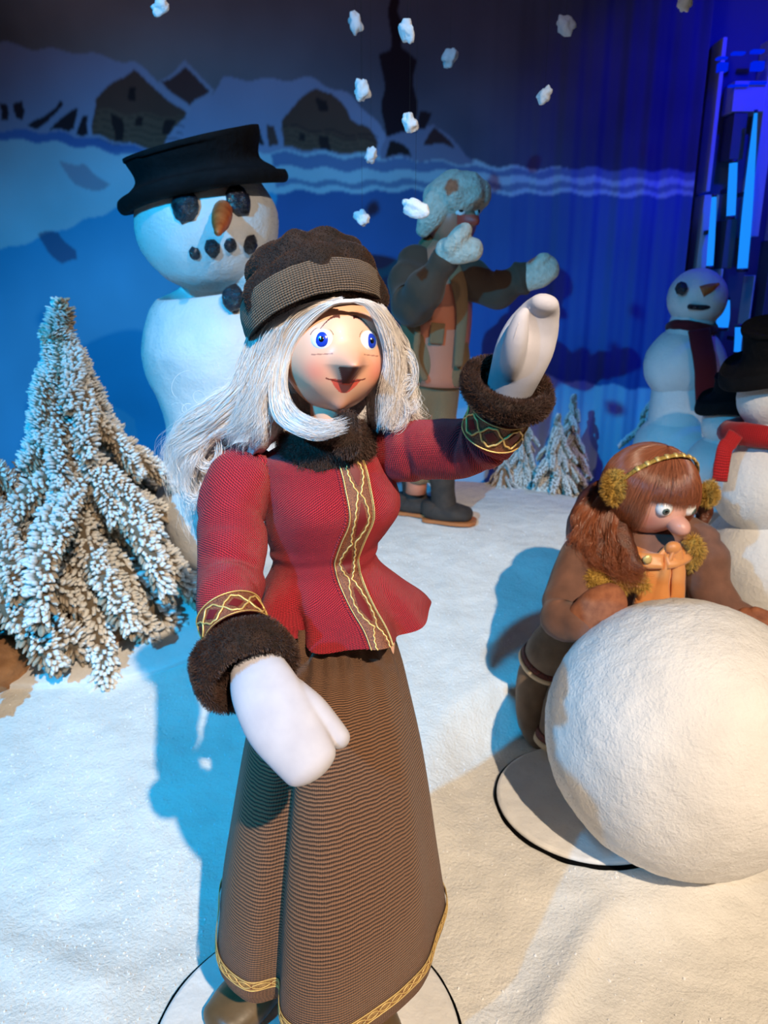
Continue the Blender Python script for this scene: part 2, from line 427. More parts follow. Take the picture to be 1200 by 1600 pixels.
    paint([(420, 240), (640, 248), (760, 262), (950, 262), (1300, 270), (1300, 282), (900, 276), (700, 268), (430, 262)], (70, 84, 150), .25, .2)
    paint([(430, 284), (700, 282), (1300, 292), (1300, 298), (700, 294), (430, 292)], (60, 74, 140), .35)
    blue = (36, 74, 150)
    paint([(430, 302), (640, 300), (1300, 306), (1300, 620), (900, 600), (430, 470)], blue, .12, .3)
    paint([(-500, 470), (0, 392), (120, 352), (215, 312), (430, 302), (430, 480), (640, 400), (640, 900), (-500, 900)], (58, 152, 200), .05, .25)
    paint([(440, 470), (620, 425), (700, 440), (640, 560), (430, 600)], (70, 90, 160), .3)
    paint([(60, 365), (88, 366), (118, 395), (122, 408), (100, 412), (78, 396)], (60, 58, 100), .3)  # cast shadow painted into the cloth
    paint([(92, 256), (130, 254), (170, 288), (160, 296), (120, 290)], (150, 136, 160), .25)  # pinkish shadow in the cyan light, painted as colour
    paint([(170, 640), (214, 660), (208, 720), (180, 700)], (120, 160, 190), .4)
    for ax_ in (0, 1): C = (np.roll(C, 1, ax_) + 2 * C + np.roll(C, -1, ax_)) / 4
    # fold of the hanging cloth, mostly at the right
    def wy(x, z):
        f = sm((x - 0.15) / .9)
        return WY + f * (.006 * math.sin(x * 58) + .002 * math.sin(x * 131 + .4 * math.sin(z * 2)) + .01 * math.sin(x * 23))
    yy = np.array([[wy(x, 0)] * 1 for x in xs])[:, 0]
    V = np.stack([X, np.broadcast_to(yy, X.shape), Z], -1).reshape(-1, 3)
    i = np.arange(nx); j = np.arange(nz_)
    I, J = np.meshgrid(i, j); a = (J * (nx + 1) + I).ravel()
    F = np.stack([a, a + 1, a + nx + 2, a + nx + 1], 1)
    me = bpy.data.meshes.new('wall_back'); me.from_pydata(V.tolist(), [], F.tolist())
    ca = me.color_attributes.new('Col', 'FLOAT_COLOR', 'POINT')
    rgba = np.concatenate([np.clip(C, 0, 1), np.ones(C.shape[:2] + (1,))], -1).reshape(-1, 4)
    ca.data.foreach_set('color', rgba.astype(np.float32).ravel())
    me.polygons.foreach_set('use_smooth', [True] * len(F)); me.materials.append(MATM)
    o = bpy.data.objects.new('wall_back', me); COL.objects.link(o)
    tag(o, 'painted cloth backdrop of a snowbound village under a night sky', None, kind='structure')
backdrop()

# snow blanket
def snow_edge(x):                # how far back the snow blanket reaches
    return 2.42 + .55 * sm((x + .35) / .3) - .9 * sm((x - .33) / 1.1) + .03 * math.sin(x * 9)
def terrain():
    mb = MB(); x0, x1, y0 = -2.0, 1.9, 0.15
    def f(u, v):
        x = lerp(x0, x1, u); ye = snow_edge(x)
        vv = min(v / .96, 1.0)
        y = y0 + (ye - y0) * (vv ** 1.15)
        z = gz(x, y)
        if v > .96:
            t = (v - .96) / .04; y += .05 * math.sin(t * math.pi / 2); z -= .35 * (1 - math.cos(t * math.pi / 2))
        z += .0025 * noise.noise(Vector((x * 30, y * 30, 5)))
        return (x, y, z)
    mb.grid(f, 340, 300, closed=False)
    o = mb.build('snow_ground', M_snow); tag(o, 'white snow blanket covering the stage floor', None, kind='structure'); return o
terrain()
MB().box((-3.4, -3.0, -.22), (3.2, 4.2, -.2)).build('floor', M_dark, smooth=False)['kind'] = 'structure'
M_side = mat('dark_side_wall', (.02, .02, .05, 1), .8)
MB().box((-3.35, -3.0, -.2), (-3.25, 3.5, 3.6)).build('wall_left', M_side, smooth=False)['kind'] = 'structure'
MB().box((3.05, -3.0, -.2), (3.15, 4.0, 3.6)).build('wall_right', M_side, smooth=False)['kind'] = 'structure'

# glitter crumbs on the snow
def crumbs():
    mb = MB(); n = 13000
    for i in range(n):
        if i < 4200: x = random.uniform(-.85, 0.05); y = random.uniform(.62, 1.7)
        else: x = random.uniform(-1.3, 1.1); y = random.uniform(.6, 2.4)
        if math.hypot(x + .115, y - .875) < .25: continue
        if noise.noise(Vector((x * 6, y * 6, 9))) < random.uniform(-.5, .45): continue
        s = random.uniform(.0008, .0030); c = Vector((x, y, gz(x, y) + s * .5))
        e = noise.random_unit_vector() * s; g = e.orthogonal().normalized() * s * random.uniform(.5, 1); h = e.cross(g).normalized() * s * .5
        b = len(mb.v); mb.v += [c + e, c + g, c - e, c - g, c + h, c - h]; mb.c += [(1, 1, 1, 1)] * 6
        for t in ((0, 1, 4), (1, 2, 4), (2, 3, 4), (3, 0, 4), (1, 0, 5), (2, 1, 5), (3, 2, 5), (0, 3, 5)):
            mb.f.append(tuple(b + k for k in t)); mb.uv.append([(0, 0)] * 3); mb.mi.append(0)
    o = mb.build('snow_crumbs', M_glit, smooth=False)
    tag(o, 'glittering crumbs of artificial snow scattered on the ground', 'snow', kind='stuff')
crumbs()

# ------------------------------------------------------------------ right-hand wall of blue light tubes
M_panel = mat('grey_light_panel', (.6, .6, .65, 1), .55)
M_panel2 = mat('dark_light_panel', (.10, .10, .12, 1), .6)
M_tube = emit('blue_lamp_glow', (.01, .25, 1, 1), 1.1)
M_tube2 = emit('deep_blue_lamp_glow', (.0, .02, 1, 1), .8)
M_cap = mat('lamp_cap', (.1, .1, .12, 1), .4, .6)
def light_wall():
    t = thing('light_panel_wall', P(1140, 700, 3.42), 'tall dark wall of narrow panels washed in deep blue light', 'wall')
    t['kind'] = 'structure'
    MB().box((1.30, 3.56, -.2), (3.0, 3.62, 3.6)).build('backing_board', M_panel2, t, smooth=False)
    rects = [(1040, 60, 1054, 340, 0, 1), (1056, 60, 1076, 270, 1, 0), (1056, 275, 1076, 345, 0, 0), (1056, 350, 1076, 500, 1, 0), (1080, 140, 1096, 300, 0, 0),
             (1082, 305, 1098, 640, 0, .6), (1136, 178, 1166, 250, 1, .2), (1140, 128, 1196, 176, 0, .3), (1124, 343, 1150, 420, 1, .3),
             (1100, 60, 1134, 300, 0, 1.2), (1098, 420, 1128, 640, 0, 1), (1150, 430, 1176, 640, 0, .5), (1182, 60, 1204, 370, 0, .5), (1180, 375, 1204, 640, 1, .4),
             (1166, 130, 1182, 150, 0, .1), (1206, 0, 1260, 640, 0, .3), (1264, 0, 1330, 640, 1, .7)]
    for (x0, y0, x1, y1, dk, d) in rects:
        a = P(x0, y1, 3.48 - .012 * d); b = P(x1, y0, 3.48 - .012 * d)
        a.z = max(a.z, -.2)
        MB().box((a.x, 3.46 - .012 * d, a.z), (b.x, 3.56, b.z)).build('panel', [M_panel, M_panel2][dk], t, smooth=False, bevel=.003)
light_wall()
def lamp_tube(x0, y0, x1, y1, r0, r1, label, m=M_tube):
    a = P(x0, y0, 3.38); b = P(x1, y1, 3.38)
    t = thing('light_tube', b, label, 'lamp', 'blue light tubes on the right wall')
    s0, s1 = r0 * mpp(a), r1 * mpp(b)
    MB().tube([a, lerp(a, b, .33), lerp(a, b, .66), b], [s0, lerp(s0, s1, .6), s1, s1], 16, 4).build('glowing_tube', m, t)
    d = (a - b).normalized()
    MB().tube([b - d * .012, b + d * .002], [s1 * 1.15] * 2, 16, 1).build('end_cap', M_cap, t)
    MB().tube([a - d * .002, a + d * .010], [s0 * 1.15] * 2, 16, 1).build('end_cap', M_cap, t)
    MB().box((-.006, .0, -.008), (.006, .1, .008), Matrix.Translation(lerp(a, b, .5))).build('bracket', M_cap, t, smooth=False)
lamp_tube(1181, 176, 1160, 420, 2.5, 7.5, 'longest glowing blue light tube, widening downward, at the right edge')
lamp_tube(1146, 254, 1142, 338, 6, 6.5, 'short bright blue light tube beside the upper half of the longest one')
lamp_tube(1116, 307, 1109, 416, 3.5, 5, 'slim blue light tube above the head of the carrot-nosed snowman in the far right')
lamp_tube(1135, 468, 1128, 512, 5, 9, 'small blue light tube showing behind the far snowman\'s scarf')
lamp_tube(1155, 510, 1152, 550, 6, 5, 'lowest blue light tube just above the black hat at the right edge')
for (x, y, w_, h_, wh) in ((1130, 90, 16, 4, 'leftmost of the top row'), (1156, 82, 20, 4, 'middle one of the top row'), (1186, 79, 20, 5, 'brightest, right end of the top row'), (1156, 133, 30, 3, 'long thin one of the lower row'), (1186, 129, 26, 4, 'right end of the lower row, over the longest tube'), (1186, 102, 20, 14, 'square one at the right between the rows'), (1131, 104, 16, 14, 'square one at the left under the top row')):
    a = P(x - w_ / 2, y + h_ / 2, 3.44); b = P(x + w_ / 2, y - h_ / 2, 3.44)
    o = MB().box((a.x, 3.44, a.z), (b.x, 3.47, b.z)).build('light_slot', M_tube2, smooth=False, bevel=.002, off=Vector(a)); o.location = a
    tag(o, 'small deep blue slot lamp, ' + wh, 'lamp', 'blue slot lamps at the top of the right wall')

# ------------------------------------------------------------------ flocked trees
def branch_mesh(seed, name):
    r_ = random.Random(seed); mb = MB()
    def axis(t): return Vector((t, .05 * math.sin(t * 4 + seed), (-.18 * t * t + .05 * t) * (0 if seed == 99 else 1.3)))
    mb.tube([axis(k / 5) for k in range(6)], [.05, .062, .064, .062, .052, .03], 7, 2, col=lambda u, v, p: (.16, .12, .08, 1))
    n = 400
    for i in range(n):
        t = .03 + .99 * (i + r_.random()) / n; c = axis(min(t, 1.0)); ang = i * 2.399 + r_.uniform(-.4, .4)
        rad = .062 if t < .9 else .05
        out = Vector((0, math.cos(ang), math.sin(ang))); d = (out + Vector((.75 + (t > .9) * 1.2, 0, 0)) + Vector([r_.uniform(-.25, .25) for _ in range(3)])).normalized()
        L = r_.uniform(.04, .07); base = c + out * rad * .5; tip = base + d * L * 1.25; mid = base + d * L * .8
        s_ = r_.uniform(.012, .018); e1 = d.orthogonal().normalized(); e2 = d.cross(e1)
        b = len(mb.v)
        wht = sm((out.z + .25 + r_.uniform(-.35, .35)) / .5)
        cm_ = tuple(lerp(a_, b_, wht) for a_, b_ in zip((.40, .31, .22), (.80, .78, .74))) + (1,)
        ct_ = tuple(lerp(a_, b_, wht) for a_, b_ in zip((.52, .43, .32), (.86, .84, .80))) + (1,)
        for (q, s2, cc) in ((base, s_ * .6, (.10, .07, .045, 1)), (mid, s_ * 1.1, cm_), (tip, s_ * .45, ct_)):
            for k in range(4):
                a = k * math.pi / 2; mb.v.append(q + (e1 * math.cos(a) + e2 * math.sin(a)) * s2); mb.c.append(cc)
        for l in range(2):
            for k in range(4):
                mb.f.append((b + l * 4 + k, b + l * 4 + (k + 1) % 4, b + l * 4 + 4 + (k + 1) % 4, b + l * 4 + 4 + k)); mb.uv.append([(0, 0)] * 4); mb.mi.append(0)
        mb.f.append((b + 8, b + 9, b + 10, b + 11)); mb.uv.append([(0, 0)] * 4); mb.mi.append(0)
    o = mb.build('branch', M_flock); me = o.data; bpy.data.objects.remove(o); me.name = name
    return me
M_flock = vcol('flocked_needles', .85, .2, .5, 60)
M_trunk = noisy(mat('tree_trunk', srgb(70, 52, 38), .9), srgb(52, 38, 28), srgb(96, 72, 50), 30, .6, 60)
BR = [branch_mesh(k + 3, 'flocked_branch') for k in range(5)]; BRT = branch_mesh(99, 'flocked_leader')
M_sack = noisy(mat('brown_paper_wrap', srgb(150, 104, 66), .8), srgb(120, 80, 50), srgb(176, 128, 86), 14, .8, 22, .02)
def tree(loc, h, w_, label, group=None, nb=90, seed=1, thick=1.0, foot=.12, lift=0.0):
    r_ = random.Random(seed)
    t = thing('flocked_fir_tree', loc, label, 'tree', group)
    L = Vector(loc)
    MB().tube([L + Vector((0, 0, -.01)), L + Vector((0, 0, h * .5)), L + Vector((0, 0, h * .9))], [.024 * w_ / .3, .016 * w_ / .3, .006], 10, 4).build('trunk', M_trunk, t)
    MB().tube([L + Vector((0, 0, -.02)), L + Vector((0, 0, .03)), L + Vector((0, 0, .07)), L + Vector((0, 0, .10))], [w_ * .36, w_ * .38, w_ * .28, w_ * .10], 24, 5,
              fn=lambda u, v, p: .02 * w_ / .3 * noise.noise(p * 18) + .006 * noise.noise(p * 60)).build('wrapped_foot', M_sack, t)
    for i in range(nb):
        f = (i + .5) / nb; f = 1 - (1 - f) ** .78        # more at the bottom
        z = foot + (h - foot) * f
        ang = i * 2.39996 + r_.uniform(-.3, .3)
        reach = w_ * (1 - f) ** .85 * r_.uniform(.72, 1.18) + .035 * thick
        b = bpy.data.objects.new('branch', BR[i % 5]); COL.objects.link(b); b.parent = t
        b.location = (0, 0, z + reach * .35)
        drop = R(r_.uniform(24, 52)) if f < .85 else R(r_.uniform(40, 66))
        b.rotation_euler = (r_.uniform(0, 6), drop, ang) if False else (0, drop, ang)
        ln = reach * 1.2; th = thick * r_.uniform(.36, .44) * (1 - .35 * f)
        b.scale = (ln, th, th)
    lead = bpy.data.objects.new('leader', BRT); COL.objects.link(lead); lead.parent = t
    lead.location = (0, 0, h - .13 * w_ / .3); lead.rotation_euler = (0, R(-88), 0); lead.scale = (.15 * w_ / .3, .3 * thick, .3 * thick)
    return t
p = P(114, 700, 1.90)
tree((p.x, 1.90, gz(p.x, 1.90) - .01), .835, .34, 'snow-flocked fir tree standing whole beside the tall snowman at the left', nb=50, seed=5, thick=1.12)
p = P(4, 1000, 1.74)
tree((p.x - .03, 1.74, gz(p.x, 1.74) - .01), .70, .24, 'snow-flocked fir tree cut off by the left edge of the picture', nb=38, seed=9, thick=1.1, foot=.17)

# board edge under the left trees
def board():
    mb = MB(); c = Vector((-.85, 1.95, .0))
    def f(u, v):
        a = u * math.tau; r = lerp(0.001, .40, min(1, v / .8)); x = c.x + r * math.cos(a) * 1.15; y = c.y + r * math.sin(a) * .68
        z = gz(x, y) + .014 + .004 * noise.noise(Vector((x * 14, y * 14, 2)))
        if v > .8: z -= .016 * (v - .8) / .2; 
        return (x, y, z)
    mb.grid(f, 96, 24)
    o = mb.build('snow_sheet', M_disc, off=c); o.location = c
    tag(o, 'thin round snow-covered board under the two flocked trees at the left', 'board')
board()

# ------------------------------------------------------------------ discs
def disc(name, c, r, label, h=.012):
    t = thing(name, c, label, 'base')
    C = Vector(c)
    MB().tube([C + Vector((0, 0, -.012)), C + Vector((0, 0, .0035))], [r + .0045] * 2, 96, 1, fn=lambda u, v, p: .0015 * noise.noise(p * 22)).build('gap_ring', M_gap, t)
    mb = MB()
    prof = [(0.001, h), (r * .5, h + .001), (r * .9, h), (r - .006, h - .001), (r - .001, h - .005), (r, h - .012)]
    q = catmull(prof, 6)
    mb.grid(lambda u, v: C + Vector((q[int(round(v * (len(q) - 1)))][0] * math.cos(u * math.tau), q[int(round(v * (len(q) - 1)))][0] * math.sin(u * math.tau),
            q[int(round(v * (len(q) - 1)))][1] + .001 * noise.noise(Vector((math.cos(u * math.tau) * 6, math.sin(u * math.tau) * 6, v * 8))))), 96, len(q) - 1)
    mb.build('disc_top', M_disc, t)
    return t
disc('turntable_disc', (-.115, .875, .004), .232, 'round white turning disc under the red-jacketed puppet')
disc('turntable_disc', (.435, 1.395, .034), .192, 'round shaded disc beneath the puppet girl, half under the giant snowball')

# ------------------------------------------------------------------ big snowball
BC = P(1066, 1146, 1.28); BR_ = .257
gb = gz(BC.x, BC.y)
mb = MB()
mb.ball(BC, BR_, 160, 110, fn=lambda d: .010 * noise.noise(d * 3) + .006 * noise.noise(d * 14) + .003 * noise.noise(d * 40) - (.02 * max(0, -d.z - .9)))
o = mb.build('giant_snowball', M_snowball, off=BC); o.location = BC
tag(o, 'giant rough white snowball being rolled by the puppet girl', 'snowball')

# ------------------------------------------------------------------ snowmen
def lump(p, k=1.0): return .006 * k * noise.noise(p * 9) + .003 * k * noise.noise(p * 28)
def coal(t, name, c, r, nrm, s=1, lab=None):
    n = Vector(nrm).normalized(); M = n.to_track_quat('Z', 'Y').to_matrix()
    o = MB().ball(c, (r, r * 1.15, r * .55), 14, 10, M, fn=lambda d: .22 * noise.noise(d * 2.3 + Vector((s, s, 0)))).build(name, M_coal, t)
    if lab: o['label'] = lab
    return o
def top_hat(t, c, M, rb, rc, hc, curl=.04, flare=1.18, name='top_hat'):
    """c: centre of the brim"""
    mb = MB()
    prof = [(rc * .80, -.002), (rc * .99, -.005), (rb * .75, -.012), (rb * .95, -.018), (rb * 1.02, -.002), (rb * 1.0, curl), (rb * .93, curl * .7), (rc * 1.15, .022), (rc, .035), (rc * .97, hc * .5), (rc * 1.03, hc * .8), (rc * flare, hc), (rc * flare * .93, hc * 1.03), (rc * .5, hc * .98), (.001, hc * .97)]
    q = catmull(prof, 5); n = len(q) - 1
    def f(u, v):
        r, z = q[int(round(v * n))]; a = u * math.tau
        z += -(curl * .9 * math.cos(2 * a) if r > rc else 0) * (r - rc) / (rb - rc)
        k = 1 + .035 * noise.noise(Vector((math.cos(a) * 1.5, math.sin(a) * 1.5, z * 9)))
        if z > hc * .9: z += .05 * hc * math.cos(a - .8) * 2
        return c + M @ Vector((r * k * math.cos(a), r * k * math.sin(a), z))
    mb.grid(f, 64, n); return mb.build(name, M_hat, t)

YS = 2.18
def snowman_main():
    cm = P(352, 545, YS); cl = P(368, 778, YS); ch = P(324, 352, YS - .02)
    s = mpp(cm)
    base = P(360, 930, YS); gr = gz(cm.x, YS)
    t = thing('snowman', (cl.x, YS, gr), 'tall white snowman in a black top hat behind the red-jacketed puppet', 'snowman')
    # one turned profile: lower, middle
    rl, rm = 126 * s, 127 * s
    cl.z = max(cl.z, gr + rl * .93)
    mb = MB()
    ax = [Vector((cl.x, YS, gr - .02)), Vector((cl.x, YS, gr + rl * .35)), cl, lerp(cl, cm, .5), cm, cm + Vector((-.01, 0, rm * .72)), ch - Vector((0, 0, 90 * s))]
    mb.tube(ax, [rl * .55, rl * .88, rl, rl * .80, rm, rm * .70, 50 * s], 72, 14, fn=lambda u, v, p: lump(p), cap=True)
    mb.build('body', M_sm, t)
    # head
    MB().ball(ch, (104 * s, 101 * s, 95 * s), 72, 50, fn=lambda d: .03 * noise.noise(d * 2) + .012 * noise.noise(d * 9)).build('head', M_sm, t)
    def onhead(px, py):
        d = ray(px, py); oc = CAM - ch; r = 101 * s; a = d.dot(d); b = 2 * d.dot(oc); c = oc.dot(oc) - r * r; D = max(b * b - 4 * a * c, 0)
        p = CAM + d * ((-b - math.sqrt(D)) / (2 * a)); return p, (p - ch).normalized()
    for i, (px, py, r) in enumerate(((289, 322, 19), (372, 314, 19))):
        p, n = onhead(px, py); coal(t, 'coal_eye', p, r * s, n, i)
    for i, (px, py, r) in enumerate(((304, 396, 8), (332, 388, 11), (360, 383, 9), (391, 382, 12))):
        p, n = onhead(px, py); coal(t, 'coal_tooth', p, r * s, n, i + 5)
    p, n = onhead(350, 326)
    tip = P(341, 362, YS - .36)
    MB().tube([p - n * .01, lerp(p, tip, .5), tip], [13 * s, 12.5 * s, 5 * s], 18, 8, roundend=(False, True), fn=lambda u, v, q: .001 * math.sin(v * 60)).build('carrot_nose', M_carrot, t)
    n = Vector((.05, -1, .25)); coal(t, 'coal_button', P(364, 465, YS - rm * .86), 16 * s, n, 20)
    M = Matrix.Rotation(R(-11), 3, 'Y') @ Matrix.Rotation(R(7), 3, 'X')
    top_hat(t, P(318, 292, YS - .02), M, 124 * s, 94 * s, 60 * s, .016, 1.06)
snowman_main()

M_scarf = weave('red_scarf_felt', srgb(120, 10, 12), srgb(196, 30, 34), 200, 260, bump=.5)
M_scarfd = weave('dark_red_scarf_felt', srgb(60, 8, 20), srgb(110, 16, 30), 200, 260, bump=.5)
def small_snowman(name, label, Y, cl, rl, cm, rm, ch, rh, hat=None, scarf=None, nose=None, mouth=False, face=(0, -1, 0)):
    C = [P(c[0], c[1], Y) for c in (cl, cm, ch)]; s = mpp(C[1]); gr = gz(C[0].x, Y)
    C[0].z = max(C[0].z, gr + rl * s * .8)
    t = thing(name, (C[0].x, Y, gr), label, 'snowman')
    mb = MB()
    def f(k): return lambda d: .025 * noise.noise(d * 2 + Vector((k, 0, 0))) + .01 * noise.noise(d * 10)
    lowf = f(1)
    mb.ball(C[0], (rl * s, rl * s, rl * s * .85), 40, 28, fn=lowf); mb.ball(C[1], (rm * s, rm * s * .95, rm * s * .95), 40, 28, fn=f(2))
    mb.tube([Vector((C[0].x, Y, gr - .02)), C[0], C[1], C[2]], [rl * s * .7, rl * s * .75, rm * s * .7, rh * s * .6], 32, 4)
    mb.build('body', M_sm, t)
    MB().ball(C[2], rh * s, 40, 28, fn=f(3)).build('head', M_sm, t)
    if hat:
        M = Matrix.Rotation(R(hat[4]), 3, 'Y') @ Matrix.Rotation(R(6), 3, 'X')
        top_hat(t, P(hat[0], hat[1], Y), M, hat[2] * s, hat[2] * s * .62, hat[3] * s, .02, 1.12)
    if scarf:
        m = scarf[0]; nk = lerp(C[1], C[2], scarf[1]); r = scarf[2] * s
        mb = MB(); pts = [nk + Vector((math.cos(a) * r, math.sin(a) * r, .008 * math.sin(a * 2))) for a in [k * math.tau / 14 for k in range(15)]]
        mb.tube(pts, [(r * .26, r * .20)] * 15, 14, 4, fn=lambda u, v, p: .003 * noise.noise(p * 40)); 
        a, b, c = [P(x, y, Y - d * s) for (x, y, d) in scarf[3]]
        mb.tube([a, lerp(a, b, .5), b, c], [(scarf[4] * s, scarf[4] * s * .25)] * 4, 14, 6, ref=(1, 0, 0), fn=lambda u, v, p: .002 * noise.noise(p * 50))
        mb.build('scarf', m, t)
    if nose:
        p = P(nose[0], nose[1], Y - rh * s * .9); q = P(nose[2], nose[3], Y - rh * s * 1.0)
        MB().tube([p, lerp(p, q, .5), q], [rh * s * .2, rh * s * .15, rh * s * .05], 14, 5, roundend=(0, 1)).build('carrot_nose', M_carrot, t)
        coal(t, 'coal_eye', P(ch[0] - rh * .55, ch[1] - rh * .35, Y - rh * s * .78), rh * s * .2, (-.3, -1, .3), 2)
    if mouth:
        a, b = P(ch[0] - rh * .25, ch[1] + rh * .3, Y - rh * s * .96), P(ch[0] + rh * .6, ch[1] + rh * .26, Y - rh * s * .8)
        MB().tube([a, lerp(a, b, .5) + Vector((0, -.008, -.004)), b], [rh * s * .09] * 3, 10, 5, roundend=(1, 1)).build('mouth', M_coal, t)
    return t
small_snowman('snowman', 'dim blue-lit snowman with carrot nose and dark red scarf far at the right', 2.72, (1064, 700), 74, (1070, 570), 62, (1089, 466), 44,
              scarf=(M_scarfd, .58, 32, ((1092, 515, 55), (1102, 570, 72), (1104, 630, 66)), 17), nose=(1096, 456, 1122, 444), mouth=True)
small_snowman('snowman', 'small snowman with a floppy black hat wedged behind the red-scarfed one', 2.25, (1122, 810), 62, (1118, 725), 46, (1134, 664), 36,
              hat=(1136, 636, 44, 44, 8))
small_snowman('snowman', 'snowman with bright red scarf and black hat cut off by the right edge', 1.95, (1222, 905), 124, (1212, 755), 96, (1206, 622), 50,
              hat=(1206, 584, 72, 70, -4), scarf=(M_scarf, .60, 66, ((1150, 678, 60), (1132, 704, 76), (1124, 752, 78)), 11))

# small flocked trees at the back
def bt(px, pyb, Y, h, w_, label, seed, nb=60):
    p = P(px, pyb, Y)
    tree((p.x, Y, p.z), h, w_, label, 'small flocked trees behind the snow edge', nb, seed, .42 * h / .35, foot=.02)
bt(862, 800, 2.85, .37, .15, 'small flocked fir tree, brightest of those right of the raised red sleeve', 21)
bt(812, 775, 2.95, .33, .13, 'small flocked fir tree half hidden behind the raised fur cuff', 22)
bt(886, 770, 3.08, .40, .11, 'thin dark flocked fir tree behind the brightest small tree', 23, 44)
bt(1012, 745, 3.0, .36, .16, 'small blue-shaded flocked fir tree above the puppet girl\'s hair', 24)
bt(785, 770, 2.9, .15, .10, 'lowest flocked fir tree, cream coloured, under the raised sleeve', 25, 30)

# ------------------------------------------------------------------ hanging snow tufts
M_cot = noisy(mat('cotton_tuft', (.85, .85, .88, 1), .9, sheen=.2), (.8, .8, .84, 1), (.9, .9, .92, 1), 60, .6, 200, .004)
M_thr = mat('nylon_thread', (.02, .02, .025, 1), .4)
FL = [(637, 48, 16, 1.6, 'at the top centre over the church spire'), (555, 36, 15, 2.2, 'faint, left of the church spire at the top'), (640, 192, 15, 1.7, 'low beside the foot of the church spire'),
      (566, 140, 16, 1.9, 'between the snowy cottage roof and the spire'), (851, 149, 13, 1.8, 'alone in the dark sky in the middle right'), (884, 40, 16, 2.4, 'dim, near the top right of the middle'),
      (703, 90, 14, 2.5, 'dimmest, right of the church spire'), (649, 325, 20, 1.7, 'largest and brightest, beside the man\'s white cap'), (566, 340, 13, 1.9, 'over the blue field left of the man'),
      (580, 243, 12, 2.2, 'before the horizon at the middle'), (250, 10, 14, 2.0, 'cut by the top edge at the left'), (1070, 3, 14, 2.2, 'cut by the top edge at the right')]
for i, (px, py, s_, Y, wh) in enumerate(FL):
    p = P(px, py, Y); s = mpp(p)
    t = thing('snow_tuft', p, 'hanging white cotton snow tuft ' + wh, 'snowflake', 'cotton snow tufts hanging in the air')
    M = Matrix.Rotation(random.uniform(-.8, .8), 3, 'Y')
    MB().ball(p, (s_ * s * (.75 if i != 7 else 1.1), s_ * s * .6, s_ * s * (1.0 if i != 7 else .6)), 20, 14, M if i != 7 else Matrix.Rotation(.3, 3, 'Y'), fn=lambda d: .5 * noise.noise(d * 1.6 + Vector((i * 3, 0, 0))) + .15 * noise.noise(d * 5)).build('tuft', M_cot, t)
    MB().tube([p, Vector((p.x, p.y, 3.6))], [.0003] * 2, 4, 1).build('thread', M_thr, t)
MB().box((-3.35, -3.0, 3.6), (3.2, 4.0, 3.66)).build('ceiling', M_dark, smooth=False)['kind'] = 'structure'

# ================================================================== the puppet woman
def frame(yaw, pitch=0, roll=0):
    """columns: x = puppet's left-to-right in the picture, y = away from its front, z up; yaw turns the front to the right of the picture"""
    return Matrix.Rotation(R(yaw), 3, 'Z') @ Matrix.Rotation(R(pitch), 3, 'X') @ Matrix.Rotation(R(roll), 3, 'Y')
DOLL = thing('puppet_woman', (-.115, .90, .017), 'puppet woman with long silver hair, red jacket and ribbed brown skirt, one arm raised', 'puppet')
DY = .90
# ---- head and body, one mesh
HC = P(521, 548, DY); HM = frame(18, 0, 3); HR = (.0620, .064, .069)
def head_pt(th, ph, off=0.0, H=(HC, HM, HR), style='woman'):
    """th: degrees round from the front (to the right), ph: degrees up"""
    a, b = R(th), R(ph)
    d = Vector((math.sin(a) * math.cos(b), -math.cos(a) * math.cos(b), math.sin(b)))
    c, M, r = H
    p = Vector((d.x * r[0], d.y * r[1], d.z * r[2]))
    front = max(0, -d.y)
    if style == 'woman':
        p.x *= 1 - .10 * sm(-d.z * 1.2) + .02
        # cheeks and chin
        for s_ in (-1, 1): p += d * .0035 * math.exp(-((th - s_ * 36) / 17) ** 2 - ((ph + 22) / 16) ** 2)
        p += d * .005 * math.exp(-((th) / 16) ** 2 - ((ph + 57) / 11) ** 2)
        p -= d * .003 * math.exp(-((th) / 14) ** 2 - ((ph + 41) / 5) ** 2) * 0
        # nose: broad, jutting, flat underneath
        if ph > -8: up = math.exp(-((ph + 8) / 11.5) ** 2); wn = 13.0
        else: up = max(0, 1 - (-8 - ph) / 19) ** .9; wn = 4.5 + 8.5 * up
        p += Vector((0, -1, .06)) * .031 * up * math.exp(-abs(th / wn) ** 2.2) * front
    elif style == 'girl':
        up = math.exp(-((ph + 14) / 16) ** 2); p += Vector((0, -1, -.1)) * .012 * up * math.exp(-abs(th / 18) ** 2.4) * front
    else:
        up = math.exp(-((ph + 6) / 14) ** 2); p += Vector((0, -1, -.1)) * .03 * up * math.exp(-abs(th / 14) ** 2.2) * front
    return c + M @ (p + d * off)
skin = np.array(srgb(236, 182, 152)[:3]); pink = np.array(srgb(222, 112, 96)[:3]); lip = np.array(srgb(216, 84, 70)[:3]); lin_ = np.array(srgb(120, 48, 40)[:3])
def ell(th, ph, c, r): return math.exp(-((th - c[0]) / r[0]) ** 2 - ((ph - c[1]) / r[1]) ** 2)
